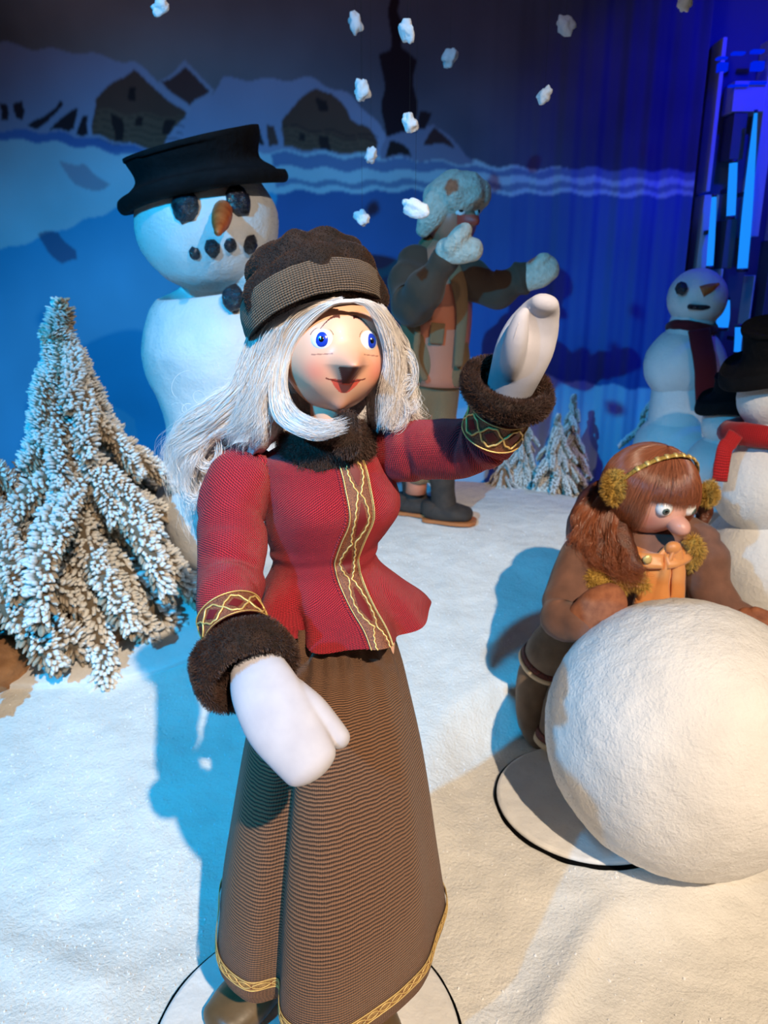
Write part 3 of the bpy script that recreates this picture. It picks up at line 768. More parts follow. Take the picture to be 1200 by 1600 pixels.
def face_col(u, v, p):
    th, ph = (u - .5) * 360, (v - .5) * 180
    c = skin.copy()
    b = .62 * (ell(th, ph, (-33, -15), (15, 12)) + ell(th, ph, (36, -15), (14, 12)))
    c = lerp(c, pink, min(.75, b)); c = lerp(c, pink, .25 * ell(th, ph, (0, -5), (10, 8)))
    c = lerp(c, pink, .3 * ell(th, ph, (0, -55), (30, 10)))
    # lips: a smile curve, fuller in the middle
    if abs(th) < 23:
        mid = -20.5 - 4.5 * math.cos(th / 23 * math.pi / 2) + 2.2 * math.exp(-(th / 5) ** 2) * .4
        lowr = mid - 13 * max(0, math.cos(th / 17 * math.pi / 2)) ** .75 if abs(th) < 17 else mid
        upr = mid + 3.2 * max(0, math.cos(th / 21 * math.pi / 2)) * (1 - .45 * math.exp(-(th / 3.5) ** 2)) if abs(th) < 21 else mid
        if lowr < ph < upr: c = lip * (.85 if ph > mid else 1.08)
        if abs(ph - mid) < .75: c = lin_
    # brows, eyelid lines
    for s_ in (-1, 1):
        t = (th * s_ - 8) / 22
        if 0 <= t <= 1:
            y = 36 - 9 * (t - .15) ** 2 * 2.2; wdt = 1.3 * (1 - t) + .5
            if abs(ph - y) < wdt: c = lin_ * .5
        t = (th * s_ - 16) / 20
        if 0 <= t <= 1 and abs(ph - (1.5 - 2 * t)) < .5: c = lerp(c, lin_, .6)
    # painted nostril shadow line
    if -26 < ph < -9.5 and abs(th) < 12.0 - (-9.5 - ph) * .45: c = np.array(srgb(84, 40, 36)[:3])
    return tuple(c) + (1,)
mb = MB()
mb.grid(lambda u, v: head_pt((u - .5) * 360, (v * .998 + .001 - .5) * 180), 420, 300, True, (1, 1), face_col, True, True)
neckc = tuple(skin) + (1,)
mb.tube([P(516, 600, DY), P(514, 650, DY), P(510, 690, DY), P(508, 730, DY), P(513, 860, DY), P(518, 980, DY)], [.024, .022, .018, .022, .020, .022], 24, 6, col=lambda u, v, p: neckc)
hipz = P(518, 980, DY)
foot1 = Vector((-.215, .93, .03)); foot2 = Vector((.0, .90, .03))
for f_ in (foot1, foot2):
    mb.tube([hipz + Vector(((f_.x + .11) * .4, 0, .02)), lerp(hipz, f_, .5) + Vector(((f_.x + .11) * .3, 0, 0)), f_ + Vector((.01, .01, .03))], [.038, .026, .017], 14, 8, col=lambda u, v, p: neckc)
mb.build('body', M_face, DOLL)
# ---- eyes
for k, th in enumerate((-27, 24.5)):
    c0 = head_pt(th, 14, -.0035); n = (head_pt(th, 14, .01) - head_pt(th, 14, -.01)).normalized()
    Mx = n.to_track_quat('Z', 'Y').to_matrix()
    up = Mx.inverted() @ Vector((0, 0, 1)); ang = math.atan2(-up.x, up.y); Mx = Mx @ Matrix.Rotation(ang, 3, 'Z')
    e = MB().ball(c0, (.0132, .0122, .0060), 32, 16, Mx).build('eye', M_eyew, DOLL)
    look = Mx @ Vector((.0004 if k == 0 else .0012, -.0006, 0))
    MB().ball(c0 + look + n * .0036, (.0080, .0086, .0028), 28, 12, Mx).build('iris', M_iris, e)
    MB().ball(c0 + look + n * .0052 + Mx @ Vector((0, -.0003, 0)), (.0036, .0040, .0016), 20, 10, Mx).build('pupil', M_pup, e)
    MB().ball(c0 + look + n * .0066 + Mx @ Vector((-.0012, .0016, 0)), (.0011, .0011, .0006), 12, 8, Mx).build('painted_highlight', M_eyew, e)
    lid = [c0 + Mx @ Vector((.0135 * math.cos(a), .0126 * math.sin(a), .0022)) for a in [R(20 + k2 * 14) for k2 in range(11)]]
    MB().tube(lid, [.00035] * 11, 6, 3).build('upper_lid_line', M_pup, e)

# ---- jacket torso
TY = .92
TR = [(680, 508, 46, .75), (698, 507, 74, .62), (716, 507, 98, .62), (745, 512, 104, .70), (785, 518, 103, .84), (822, 509, 95, .84), (855, 505, 83, .84),
      (880, 510, 84, .88), (912, 517, 108, .92), (936, 525, 124, .94), (957, 528, 137, .96)]
TRW = []
for (py, px, hw, kb) in TR:
    c = P(px, py, TY); TRW.append((c.x, c.y, c.z, hw * mpp(c), kb))
TQ = catmull(TRW, 10); TN = len(TQ) - 1
BYAW = 26.0
def torso(th, t, off=0.0):
    """th degrees from the front (to the right), t 0 top .. 1 hem"""
    x = t * TN; i = min(int(x), TN - 1); q = [lerp(a, b, x - i) for a, b in zip(TQ[i], TQ[i + 1])]
    a = R(th + BYAW); r = q[3]
    fl = sm((t - .66) / .34)
    bust = math.exp(-((t - .43) / .10) ** 2)
    k = 1 + fl * .10 * math.cos(R(th) * 5 + .3) + .05 * fl * math.sin(R(th) * 9 + 1)
    d = ((th + 52 + 180) % 360 - 180)          # the deep pleat on the picture's left
    k -= fl * .16 * math.exp(-(d / 7) ** 2); 
    k += bust * .10 * (math.exp(-((th - 38) / 26) ** 2) + math.exp(-((th + 38) / 26) ** 2))
    crease = .0016 * math.sin(t * 60 + th * .05) * math.exp(-((t - .62) / .05) ** 2)
    rr = r * k + off + crease + .0012 * noise.noise(Vector((math.sin(a) * 4, math.cos(a) * 4, t * 9)))
    return Vector((q[0] + rr * math.sin(a), q[1] - rr * q[4] * math.cos(a), q[2] + fl * .006 * math.cos(R(th) * 5)))
mb = MB()
mb.grid(lambda u, v: torso((u - .5) * 360, v), 220, 150, True, (.72, .42))
mb.grid(lambda u, v: torso((u - .5) * 360, 1 - .3 * v, -.002), 220, 30, True, (.72, .12))
jacket = mb.build('jacket', M_red, DOLL)
# placket with its braid
def pl(x, t, off): # x metres across from the centre line
    c = torso(0, t); e = torso(10, t); return torso(10 * x / max((e - c).length, .004), t, off)
mb = MB(); mb.grid(lambda u, v: pl(lerp(-.0135, .0175, u), .12 + .88 * v, .0035 - .0018 * abs(2 * u - 1) ** 4), 10, 120, False, (.03, .3))
band = mb.build('trim_band', M_brocade, jacket)
mb = MB()
def line(mb, fx, t0, t1, r, n=60):
    mb.tube([pl(fx(k / n), lerp(t0, t1, k / n), .0042) for k in range(n + 1)], [r] * (n + 1), 6, 2, cap=True)
line(mb, lambda k: -.0125, .13, 1, .00065); line(mb, lambda k: .0165, .13, 1, .0006); line(mb, lambda k: .0148, .13, 1, .0003)
ND = 4.6
def zig(k, s_):
    ph = k * ND * math.pi; w_ = abs(math.sin(ph)) ** .8
    return .002 + s_ * (.0012 + .0072 * w_) + .0006 * math.sin(k * 190)
line(mb, lambda k: zig(k, 1), .13, 1, .0010, 160); line(mb, lambda k: zig(k, -1), .13, 1, .0010, 160)
mb.build('gold_braid', M_gold, jacket)
for i in range(4):
    k0 = (i + .5) / ND; t0 = .13 + .87 * k0
    pts = []
    dm = MB(); hh = .87 / ND * .36
    dm.grid(lambda u, v: pl(.002 + (u - .5) * 2 * .0056 * (1 - abs(2 * v - 1)) ** .7, t0 + (v - .5) * 2 * hh, .0046), 6, 16, False)
    dm.build('ruby_diamond', M_ruby, jacket)
mb = MB(); mb.tube([pl(-.0165, .12 + .88 * k / 30, .0015) for k in range(31)], [.0011] * 31, 6, 2); mb.build('placket_edge', M_red, jacket)

# ---- sleeves, cuffs, mittens
def sleeve(pts, rad, ref, folds, name='sleeve'):
    W = [P(x, y, Y) for x, y, Y in pts]
    def fn(u, v, p):
        f = 0
        for (v0, amp, wdt, u0) in folds:
            f -= amp * math.exp(-((v - v0 - .05 * math.cos((u - u0) * math.tau)) / wdt) ** 2) * (.5 + .5 * math.cos((u - u0) * math.tau))
        return f + .0055 * noise.noise(p * 17) + .0015 * noise.noise(p * 45)
    rr = [r * mpp(p) for r, p in zip(rad, W)]
    m = MB().tube(W, rr, 56, 14, ref=ref, fn=fn, uvs=(.28, .30), flat=.92)
    return m.build(name, M_red, DOLL), W, rr
RA = [(392, 712, .93), (378, 745, .905), (364, 800, .875), (363, 850, .85), (359, 905, .815), (355, 940, .785), (362, 972, .763)]
slR, WR, rrR = sleeve(RA, [36, 51, 53, 55, 54, 50, 48], (1, 0, 0), [(.10, .008, .010, .9), (.17, .006, .012, .8), (.38, .006, .03, .75), (.60, .003, .03, .1), (.80, .005, .02, .75)])
LA = [(612, 712, .93), (640, 706, .90), (680, 703, .875), (722, 700, .85), (752, 694, .83), (768, 676, .815), (776, 655, .805)]
slL, WL, rrL = sleeve(LA, [44, 48, 46, 46, 45, 44, 46], (0, 0, 1), [(.55, .008, .02, .0), (.66, .012, .022, .15), (.74, .008, .015, .3), (.82, .010, .02, .0), (.2, .004, .03, .3)])
def cuff_trim(parent, c, ax, r, h, phase=0):
    """embroidered band round a sleeve end; c centre of its lower edge, ax along the arm to the hand"""
    ax = ax.normalized(); e1 = ax.orthogonal().normalized(); e2 = ax.cross(e1)
    def q(u, v, off): a = u * math.tau; return c + ax * (h * v) + (e1 * math.cos(a) + e2 * math.sin(a)) * (r + off)
    o = MB().grid(lambda u, v: q(u, v, .0015), 64, 8, True, (.3, .03)).build('embroidered_trim', M_brocade, parent)
    mb = MB(); n = 96
    def ln(f, rad): mb.tube([q(k / n, f(k / n), .0025) for k in range(n + 1)], [rad] * (n + 1), 6, 1, cap=False)
    ln(lambda k: .04, .0008); ln(lambda k: .97, .0005)
    nn = 4
    ln(lambda k: .54 + .34 * math.cos(k * nn * math.tau + phase) + .03 * math.sin(k * 160), .0011)
    ln(lambda k: .54 - .34 * math.cos(k * nn * math.tau + phase) + .03 * math.sin(k * 140), .0011)
    mb.build('gold_braid', M_gold, o)
    for i in range(nn * 2):
        u0 = (i + .5 - phase / math.pi / 1) / (nn * 2) if False else (i / (nn * 2) - phase / math.tau / nn) + 0
        dm = MB(); dm.grid(lambda u, v: q(u0 + (v - .5) * .075, .54 + (u - .5) * .42 * (1 - abs(2 * v - 1)), .0026), 4, 12, False); dm.build('ruby_diamond', M_ruby, o)
    return o
def fur_cuff(c0, c1, r, th, seed, n=16000):
    """a fat fur ring from c0 to c1, open at c1"""
    ax = (c1 - c0).normalized(); e1 = ax.orthogonal().normalized(); e2 = ax.cross(e1); L = (c1 - c0).length
    prof = [(r * .80, -.1), (r * 1.04, .02), (r + th * .9, .22), (r + th, .5), (r + th * .95, .80), (r + th * .6, 1.0), (r + th * .1, 1.05), (r - th * .35, .92), (r - th * .5, .6), (r * .35, .5), (.001, .48)]
    q_ = catmull(prof, 4); nq = len(q_) - 1
    def f(u, v):
        rr, z = q_[int(round(v * nq))]; a = u * math.tau
        p = c0 + ax * (L * z) + (e1 * math.cos(a) + e2 * math.sin(a)) * rr
        return p + (p - c0 - ax * L * .5).normalized() * (.003 * noise.noise(p * 40))
    o = MB().grid(f, 56, nq).build('fur_cuff', M_furb, DOLL)
    fur('fur_pile', o, n, .0045, .0002, M_fur, o, lean=tuple(ax * .5), seed=seed)
    return o
# picture-left arm, hanging forward
axR = (P(400, 1075, .69) - P(364, 985, .75)).normalized()
cuff_trim(slR, P(358, 958, .772), axR, rrR[-1] * 1.02, .030, .4)
fur_cuff(P(372, 1014, .738), P(392, 1060, .703), .043, .011, 3)
# picture-right arm, raised
axL = (P(806, 580, .775) - P(770, 672, .81)).normalized()
cuff_trim(slL, P(768, 677, .812), axL, rrL[-1] * .98, .034, 1.2)
fur_cuff(P(786, 624, .795), P(797, 596, .785), .038, .009, 4)

def mitten(palm, thumb, prad, trad, ref, parent, name='mitten', vox=.0016, extra=None, m=M_mit):
    mb = MB()
    mb.tube(palm, prad, 28, 8, ref=ref, roundend=(False, True)); mb.tube(thumb, trad, 20, 8, ref=ref, roundend=(True, True))
    if extra: extra(mb)
    o = mb.build(name, m, parent); remesh(o, vox, 8, .6); return o
k1 = 1 / 1360
mr = mitten([P(400, 1040, .715), P(412, 1075, .685), P(438, 1125, .655), P(466, 1166, .635), P(485, 1194, .622)],
            [P(458, 1082, .684), P(488, 1108, .668), P(516, 1138, .655), P(529, 1152, .650)],
            [(.028, .020), (.034, .019), (.036, .018), (.032, .017), (.028, .015)], [.015, .0150, .0130, .0115], (1, 0, .3), DOLL)
ml = mitten([P(796, 610, .79), P(808, 578, .775), P(820, 545, .765), P(833, 512, .760), P(845, 485, .752), P(851, 474, .742)],
            [P(798, 582, .768), P(802, 555, .752), P(807, 528, .742), P(814, 500, .738), P(819, 489, .738)],
            [(.024, .015), (.027, .015), (.029, .0135), (.026, .011), (.019, .010), (.014, .009)], [.010, .012, .0115, .008, .0055], (1, -.35, .4), DOLL)
MB().tube([P(790, 578, .757), P(796, 556, .742), P(803, 528, .7315), P(811, 503, .7305)], [.0006] * 4, 6, 6).build('seam', M_mit, ml)

# ---- collar
mb = MB()
def collar(u, v):
    a = u * math.tau; c = lerp(P(512, 706, TY), P(516, 650, TY), v)
    rx = lerp(.062, .040, v ** .7); ry = lerp(.050, .040, v ** .7)
    b = .010 * math.sin(v * math.pi)
    return c + Vector(((rx + b) * math.sin(a), -(ry + b) * math.cos(a), .004 * math.sin(a * 3) - .012 * math.cos(a - .4) * (1 - v))) + Vector((1, 1, 1)) * .002 * noise.noise(Vector((a * 3, v * 6, 0)))
mb.grid(collar, 64, 16)
f0 = [torso(-4, .085, .008), torso(-3, .12, .011), torso(0, .15, .012), torso(1, .185, .010)]
mb.tube([P(542, 652, .86), P(542, 672, .858), P(542, 695, .855), P(543, 706, .857)], [(.012, .006), (.014, .008), (.014, .008), (.012, .006)], 18, 6, ref=(1, 0, 0), roundend=(True, True))
co = mb.build('fur_collar', M_furb, DOLL); fur('fur_pile', co, 7000, .005, .0002, M_fur, co, lean=(0, 0, -.6), seed=8)

# ---- skirt
SK = [(955, 517, 82, .90), (985, 520, 90, .95), (1010, 522, 97, .95), (1060, 521, 113, .95), (1150, 519, 134, .96), (1250, 518, 152, .97), (1340, 517, 166, .98), (1400, 517, 174, .98), (1438, 517, 178, .98)]
SKW = []
for (py, px, hw, kb) in SK:
    c = P(px, py, DY); SKW.append((c.x, c.y, c.z, hw * mpp(c), kb))
SQ = catmull(SKW, 12); SN = len(SQ) - 1
def skirt(th, t, off=0.0):
    x = min(t, .99999) * SN; i = int(x); q = [lerp(a, b, x - i) for a, b in zip(SQ[i], SQ[i + 1])]
    a = R(th); top = 1 - sm(t / .5); g_ = sm((t - .05) / .6)
    k = 1 + 0.05 * top * math.cos(a * 22 + 1.5 * math.sin(a * 3)) + .03 * (1 - top) * g_ * math.cos(a * 7 + .6)
    d1 = ((th + 27 + 180) % 360 - 180)
    k -= sm((t - .12) / .35) * .20 * math.exp(-(d1 / 6.5) ** 2)
    d2 = ((th + 47 + 180) % 360 - 180); k += g_ * .02 * math.exp(-(d2 / 14) ** 2)
    d3 = ((th - 4 + 180) % 360 - 180); k += g_ * (.13 * math.exp(-(d3 / 30) ** 2)) 
    d4 = ((th - 42 + 180) % 360 - 180); k -= g_ * .035 * math.exp(-(d4 / 9) ** 2) * (1 - .6 * t)
    k -= .04 * sm((t - .94) / .06) ** 2
    r = q[3] * k + off + .0015 * noise.noise(Vector((math.sin(a) * 3, math.cos(a) * 3, t * 5)))
    dz = -.03 * sm((t - .5) / .5) * math.exp(-((th - 8) / 40) ** 2) 
    return Vector((q[0] + r * math.sin(a), q[1] - r * q[4] * math.cos(a), q[2] + dz + .004 * g_ * math.sin(a * 3)))
mb = MB()
mb.grid(lambda u, v: skirt((u - .5) * 360, v), 300, 150, True, (1.05, .56))
mb.grid(lambda u, v: skirt((u - .5) * 360, 1 - .25 * v, -.0025), 300, 24, True, (1.05, .12))
sk = mb.build('skirt', M_skirt, DOLL)
mb = MB(); mb.grid(lambda u, v: skirt((u - .5) * 360, .888 + .034 * v, .0018), 300, 4, True, (1.0, .02))
st_ = mb.build('hem_trim', noisy(mat('gold_brown_ribbon', srgb(150, 116, 70), .5, .2), srgb(120, 84, 48), srgb(190, 156, 104), 400, .5, 900, .001), sk)
mb = MB(); n = 400
for (t0, am, fr) in ((.889, 0, 0), (.921, 0, 0), (.905, .010, 60), (.905, -.010, 60)):
    mb.tube([skirt(360 * k / n - 180, t0 + am * math.sin(k / n * fr * math.tau * .5), .0028) for k in range(n + 1)], [.0006] * (n + 1), 5, 1, cap=False)
mb.build('gold_thread', M_gold, sk)
rb = None
for i in range(60):
    th = i * 6 - 180
    if rb is None or True:
        dm = MB(); dm.grid(lambda u, v: skirt(th + (v - .5) * 1.6, .905 + (u - .5) * .014 * (1 - abs(2 * v - 1)), .0030), 2, 6, False); dm.build('red_stitch', M_ruby, sk)
# ---- shoes
def shoe(c, ang, parent, L=.12, w_=.034, h=.045, m=M_shoe, sole=None, name='shoe'):
    M = Matrix.Rotation(R(ang), 3, 'Z')
    mb = MB(); pts = [(-.02, 0, h * .9), (-.018, 0, h * .5), (.01, 0, h * .42), (.05, 0, h * .40), (.085, 0, h * .36)]
    mb.tube([c + M @ Vector((x * L / .12, y, z)) for x, y, z in pts], [(w_ * .8, w_ * .7), (w_ * .85, w_ * .8), (w_, h * .5), (w_ * 1.15, h * .46), (w_ * .95, h * .38)], 24, 8, ref=(M @ Vector((0, 1, 0))), roundend=(False, True))
    o = mb.build(name, m, parent)
    if sole:
        mb = MB(); ring = []
        prof = [(-.045, .62), (-.03, .8), (0, .85), (.04, 1.05), (.075, 1.1), (.105, .9), (.12, .4)]
        q_ = catmull(prof, 4)
        outl = [(x, y) for x, y in q_] + [(x, -y) for x, y in reversed(q_)]
        b = [c + M @ Vector((x * L / .12, y * w_, -.004)) for x, y in outl]; t_ = [p + Vector((0, 0, .011)) for p in b]
        mb.poly(list(reversed(b))); mb.poly(t_)
        for i in range(len(b)): j = (i + 1) % len(b); mb.poly([b[i], b[j], t_[j], t_[i]])
        mb.build('sole', sole, o, smooth=False)
    return o
shoe(Vector((-.185, .955, .018)), 232, DOLL, .13, .040, .060, name='shoe')
shoe(Vector((-.02, .90, .018)), 280, DOLL, .13, .038, .05, name='shoe')

# ---- hat
HTC = P(484, 462, DY + .012); HTM = Matrix.Rotation(R(-12), 3, 'Y') @ Matrix.Rotation(R(10), 3, 'Z') @ Matrix.Rotation(R(-22), 3, 'X')
hr = .078
def hat_pt(a, z, r): return HTC + HTM @ Vector((r * math.sin(a), -r * 1.02 * math.cos(a), z))
mb = MB(); prof = [(.001, .060), (.03, .060), (.058, .052), (.074, .036), (.080, .018), (.079, .002), (.076, -.024), (.070, -.034), (.060, -.030)]
q_ = catmull(prof, 6); nq = len(q_) - 1
def hf(u, v):
    r, z = q_[int(round(v * nq))]; a = u * math.tau
    p = hat_pt(a, z, r * hr / .079)
    lob = .013 * noise.noise(Vector((math.sin(a) * 1.9, math.cos(a) * 1.9, z * 18 + 3))) + .003 * noise.noise(p * 45)
    lob -= .014 * math.exp(-((z - .030 - .006 * math.sin(a * 2)) / .007) ** 2) * (.4 + .6 * noise.noise(Vector((a * 1.5, 2, 2))))
    return p + (p - HTC).normalized() * lob
mb.grid(hf, 80, nq); hat = mb.build('fur_hat', M_furb, DOLL)
fur('fur_pile', hat, 26000, .0075, .00028, M_fur, hat, lean=(0, 0, -.7), seed=12)
mb = MB()
def bandf(u, v):
    a = u * math.tau; z = lerp(.001, -.036, v) + .003 * math.sin(a * 2 + 1)
    r = hr * (1.045 + .03 * math.sin(v * math.pi) - .02 * v); p = hat_pt(a, z, r)
    return p + Vector((1, 1, 1)) * .0012 * noise.noise(p * 60)
mb.grid(bandf, 120, 10, True, (.48, .046)); mb.grid(lambda u, v: (hat_pt(u * math.tau, -.036 + .003 * math.sin(u * math.tau * 2 + 1) + .004 * v, hr * (1.024 - .10 * v))), 120, 2)
mb.build('hat_band', M_band, hat)

# ---- hair
def guides_to_strands(bundles, seed, wav=1.0):
    r_ = np.random.default_rng(seed); out = []; rad = []
    for (g1, g2, n, spread, wave, amp, r0) in bundles:
        a = np.array(catmull([P(*p) for p in g1], 7)); b = np.array(catmull([P(*p) for p in g2], 7))
        m = len(a)
        tt = np.linspace(0, 1, m)
        for i in range(n):
            k = r_.random(); c = a + (b - a) * k
            L = .62 + .38 * r_.random() ** .5
            cl = np.array(noise.noise_vector(Vector((k * 9 + seed, n * .13, 0))))
            ofs = r_.normal(0, 1, 3) * spread
            ph = math.floor(k * 9) * 1.7 + r_.normal(0, .35) + seed
            wv = np.stack([np.cos(tt * wave * 2 * np.pi + ph), .6 * np.sin(tt * wave * 1.3 * 2 * np.pi + ph), np.sin(tt * wave * 2 * np.pi + ph) * .6], 1)
            c = c + ofs * (.35 + .9 * tt[:, None]) + wv * amp * (tt[:, None] ** 1.2) + cl * spread * 1.6 * tt[:, None]
            jit = r_.normal(0, 1, 3) * spread * .9
            c = c + jit * (tt[:, None] ** 3)
            mm = max(4, int(m * L)); out.append(c[:mm]); rad.append(r0 * (0.7 + .6 * r_.random()))
    return out, rad
F, B = .85, .97
bund = [
 # forehead, left of the parting, sweeping down the cheek and curling in under the chin
 ([(560, 470, .838), (520, 476, .836), (478, 512, .845), (452, 560, .855), (446, 610, .855), (464, 646, .845), (505, 663, .835), (548, 655, .83)],
  [(540, 470, .838), (490, 480, .84), (452, 512, .85), (430, 565, .86), (424, 625, .855), (438, 662, .842), (490, 684, .83), (540, 672, .82)], 1200, .0018, 1.5, .003, .00026),
 ([(535, 468, .838), (485, 478, .842), (448, 510, .85), (428, 560, .86), (415, 620, .86), (405, 670, .86), (385, 705, .88)],
  [(500, 468, .842), (450, 485, .85), (420, 520, .862), (400, 570, .875), (385, 620, .88), (365, 660, .885), (340, 690, .90)], 1500, .003, 2.4, .008, .00022),
 ([(470, 470, .85), (430, 500, .862), (404, 550, .875), (385, 605, .885), (350, 655, .89), (312, 690, .90), (290, 735, .905), (300, 800, .91)],
  [(430, 480, .87), (400, 515, .88), (384, 560, .892), (360, 610, .90), (318, 645, .905), (285, 670, .91), (268, 700, .915), (275, 745, .92)], 1900, .004, 2.7, .012, .00021),
 ([(420, 490, .88), (396, 530, .90), (388, 590, .91), (370, 640, .92), (345, 680, .93), (325, 730, .935), (312, 790, .94), (318, 850, .94)],
  [(390, 520, .93), (384, 560, .94), (372, 610, .945), (345, 650, .95), (310, 690, .955), (292, 730, .955), (298, 780, .955), (306, 830, .955)], 1700, .004, 2.9, .012, .00021),
 # right of the parting
 ([(552, 470, .838), (572, 476, .84), (592, 505, .848), (602, 545, .855), (602, 590, .86), (598, 630, .865), (590, 664, .87)],
  [(566, 470, .842), (590, 480, .85), (612, 512, .862), (626, 556, .872), (630, 600, .88), (624, 640, .88), (612, 676, .88)], 1100, .0024, 2.2, .004, .00022),
 ([(590, 478, .856), (612, 510, .87), (628, 550, .885), (634, 595, .89), (640, 640, .89), (636, 676, .885)],
  [(596, 482, .90), (618, 520, .91), (636, 560, .915), (632, 600, .92), (640, 640, .915), (655, 665, .905)], 1000, .0038, 2.8, .009, .00021),
]
str_, rad_ = guides_to_strands(bund, 5)
# underlying mass of the hair (mesh), then the single strands
mb = MB()
def lock(pts, rad, flat=.6, ref=(0, 1, 0)):
    mb.tube([P(*p) for p in pts], rad, 22, 7, flat=flat, ref=ref, roundend=(True, True), fn=lambda u, v, p: .0022 * math.sin(u * math.tau * 7 + v * 9) + .004 * noise.noise(p * 28))
lock([(505, 478, .858), (462, 502, .866), (436, 550, .876), (424, 610, .880), (424, 655, .876)], [.010, .016, .018, .017, .010])
lock([(455, 490, .875), (420, 530, .89), (400, 590, .90), (365, 650, .908), (320, 690, .915), (300, 740, .92)], [.014, .020, .022, .020, .018, .010])
lock([(420, 510, .92), (395, 570, .93), (372, 640, .94), (335, 700, .945), (312, 780, .95), (314, 840, .95)], [.016, .026, .026, .022, .015, .006])
lock([(596, 484, .875), (614, 530, .885), (620, 590, .89), (616, 640, .89), (610, 668, .89)], [.008, .012, .014, .013, .007])
lock([(560, 560, .94), (592, 610, .935), (596, 655, .93), (585, 680, .93)], [.03, .034, .03, .012]); lock([(480, 570, .95), (470, 620, .95), (480, 670, .945)], [.03, .034, .02])
mb.ball(P(574, 638, .935), (.030, .022, .034), 20, 14); lock([(440, 630, .90), (418, 672, .90), (398, 700, .91)], [.018, .024, .014])
mb.ball(P(515, 545, .945), (.068, .055, .085), 40, 30, fn=lambda d: .06 * noise.noise(d * 3))
hairm = mb.build('hair', M_hairb, DOLL)
curves('loose_strands', str_, rad_, M_hair, hairm)
# flyaway hairs and ringlets
fly = []; fr = []
r_ = np.random.default_rng(77)
for i in range(150):
    if i < 80: continue
    if i < 80: x, y, Y = r_.uniform(600, 640), r_.uniform(490, 660), .885
    else: x, y, Y = r_.uniform(290, 420), r_.uniform(560, 820), .91
    c = np.array(P(x, y, Y)); s_ = r_.uniform(.008, .02); a0 = r_.uniform(0, 6.28); tn = r_.uniform(.6, 1.3) * r_.choice([-1, 1])
    out = np.array([1 if i < 80 else -1, -.1, r_.uniform(-.9, .4)]) * s_
    k = np.linspace(0, 1, 14)[:, None]; ang = a0 + k * tn * 6.28
    fly.append(c + out * k * 1.3 + np.concatenate([np.cos(ang), .3 * np.sin(ang * .7), np.sin(ang)], 1) * s_ * .6 * (.3 + k)); fr.append(.00018)
for (x, y, s_, tn) in ((628, 585, .017, .75), (640, 620, .013, -.8), (618, 645, .014, .7), (322, 700, .016, .8), (392, 650, .012, .9), (345, 640, .014, -.8), (300, 760, .013, .8), (440, 690, .012, -.7)):
    for j in range(36):
        c = np.array(P(x, y, .875 if x > 500 else .90)); k = np.linspace(0, 1, 18)[:, None]; a0 = (1.6 if x > 500 else 0) + r_.normal(0, .3); ang = a0 - k * tn * 5; q = s_ * (1 + r_.normal(0, .12))
        fly.append(c + r_.normal(0, .002, 3) + np.concatenate([np.cos(ang), .2 * k, 1.5 * np.sin(ang)], 1) * q * (1 - .25 * k) + r_.normal(0, .003, 3) * k); fr.append(.0002)
curves('flyaway_curls', fly, fr, M_hair, hairm)

# ================================================================== the man at the back
M_coat = weave('tan_coat_cloth', srgb(96, 74, 50), srgb(150, 118, 84), 260, 260, bump=.3)
M_coatd = weave('dark_brown_coat_cloth', srgb(52, 40, 32), srgb(92, 72, 56), 260, 260, bump=.3)
M_wool = noisy(mat('cream_fleece', srgb(214, 204, 184), .9, sheen=.3), srgb(196, 186, 166), srgb(226, 218, 200), 60, .8, 120, .01)
M_boot = noisy(mat('dark_boot_felt', srgb(52, 42, 36), .8), srgb(44, 36, 31), srgb(64, 52, 44), 30, .3)
M_sole = mat('orange_sole', srgb(176, 104, 54), .6)
MY = 2.50
gm = gz(P(680, 800, MY).x, MY)
MAN = thing('puppet_man', (P(675, 800, MY).x, MY, gm), 'puppet man in a shaggy white cap and tan coat, one mitten at his mouth', 'puppet')
sM = mpp(P(680, 550, MY))
mh = P(706, 342, MY - .02); MHM = frame(38, 0, 0); MHH = (mh, MHM, (.075, .08, .09))
mb = MB()
msk = tuple(srgb(196, 120, 92)[:3]) + (1,)
mb.grid(lambda u, v: head_pt((u - .5) * 360, (v * .998 + .001 - .5) * 180, 0, MHH, 'man'), 80, 60, True, (1, 1), lambda u, v, p: msk, True, True)
mb.tube([P(700, 370, MY), P(690, 420, MY), P(688, 500, MY), P(680, 600, MY)], [.05, .09, .10, .09], 24, 6, col=lambda u, v, p: msk)
for x in (650, 690): mb.tube([P(680, 590, MY), P(x + 6, 680, MY), P(x, 770, MY)], [.05, .04, .035], 14, 6, col=lambda u, v, p: msk)
mb.build('body', M_face, MAN)
for th in (-26, 26):
    c0 = head_pt(th, 12, 0, MHH, 'man'); n = (head_pt(th, 12, .01, MHH, 'man') - head_pt(th, 12, -.01, MHH, 'man')).normalized(); Mx = n.to_track_quat('Z', 'Y').to_matrix()
    e = MB().ball(c0, (.018, .018, .010), 20, 12, Mx).build('eye', M_eyew, MAN); MB().ball(c0 + n * .008, (.009, .009, .004), 16, 8, Mx).build('iris', M_pup, e)
def tb(name, pts, rad, m, seg=32, ref=(1, 0, 0), fn=None, par=MAN, rend=(True, True), flat=1.0, s_=None, sub=8):
    W = [P(*p) for p in pts]; k = s_ or 1
    rr = [((r[0] * mpp(w_), r[1] * mpp(w_)) if isinstance(r, tuple) else r * mpp(w_)) for r, w_ in zip(rad, W)]
    return MB().tube(W, rr, seg, sub, ref=ref, fn=fn or (lambda u, v, p: .008 * noise.noise(p * 9)), roundend=rend, flat=flat, uvs=(.5, .6)).build(name, m, par)
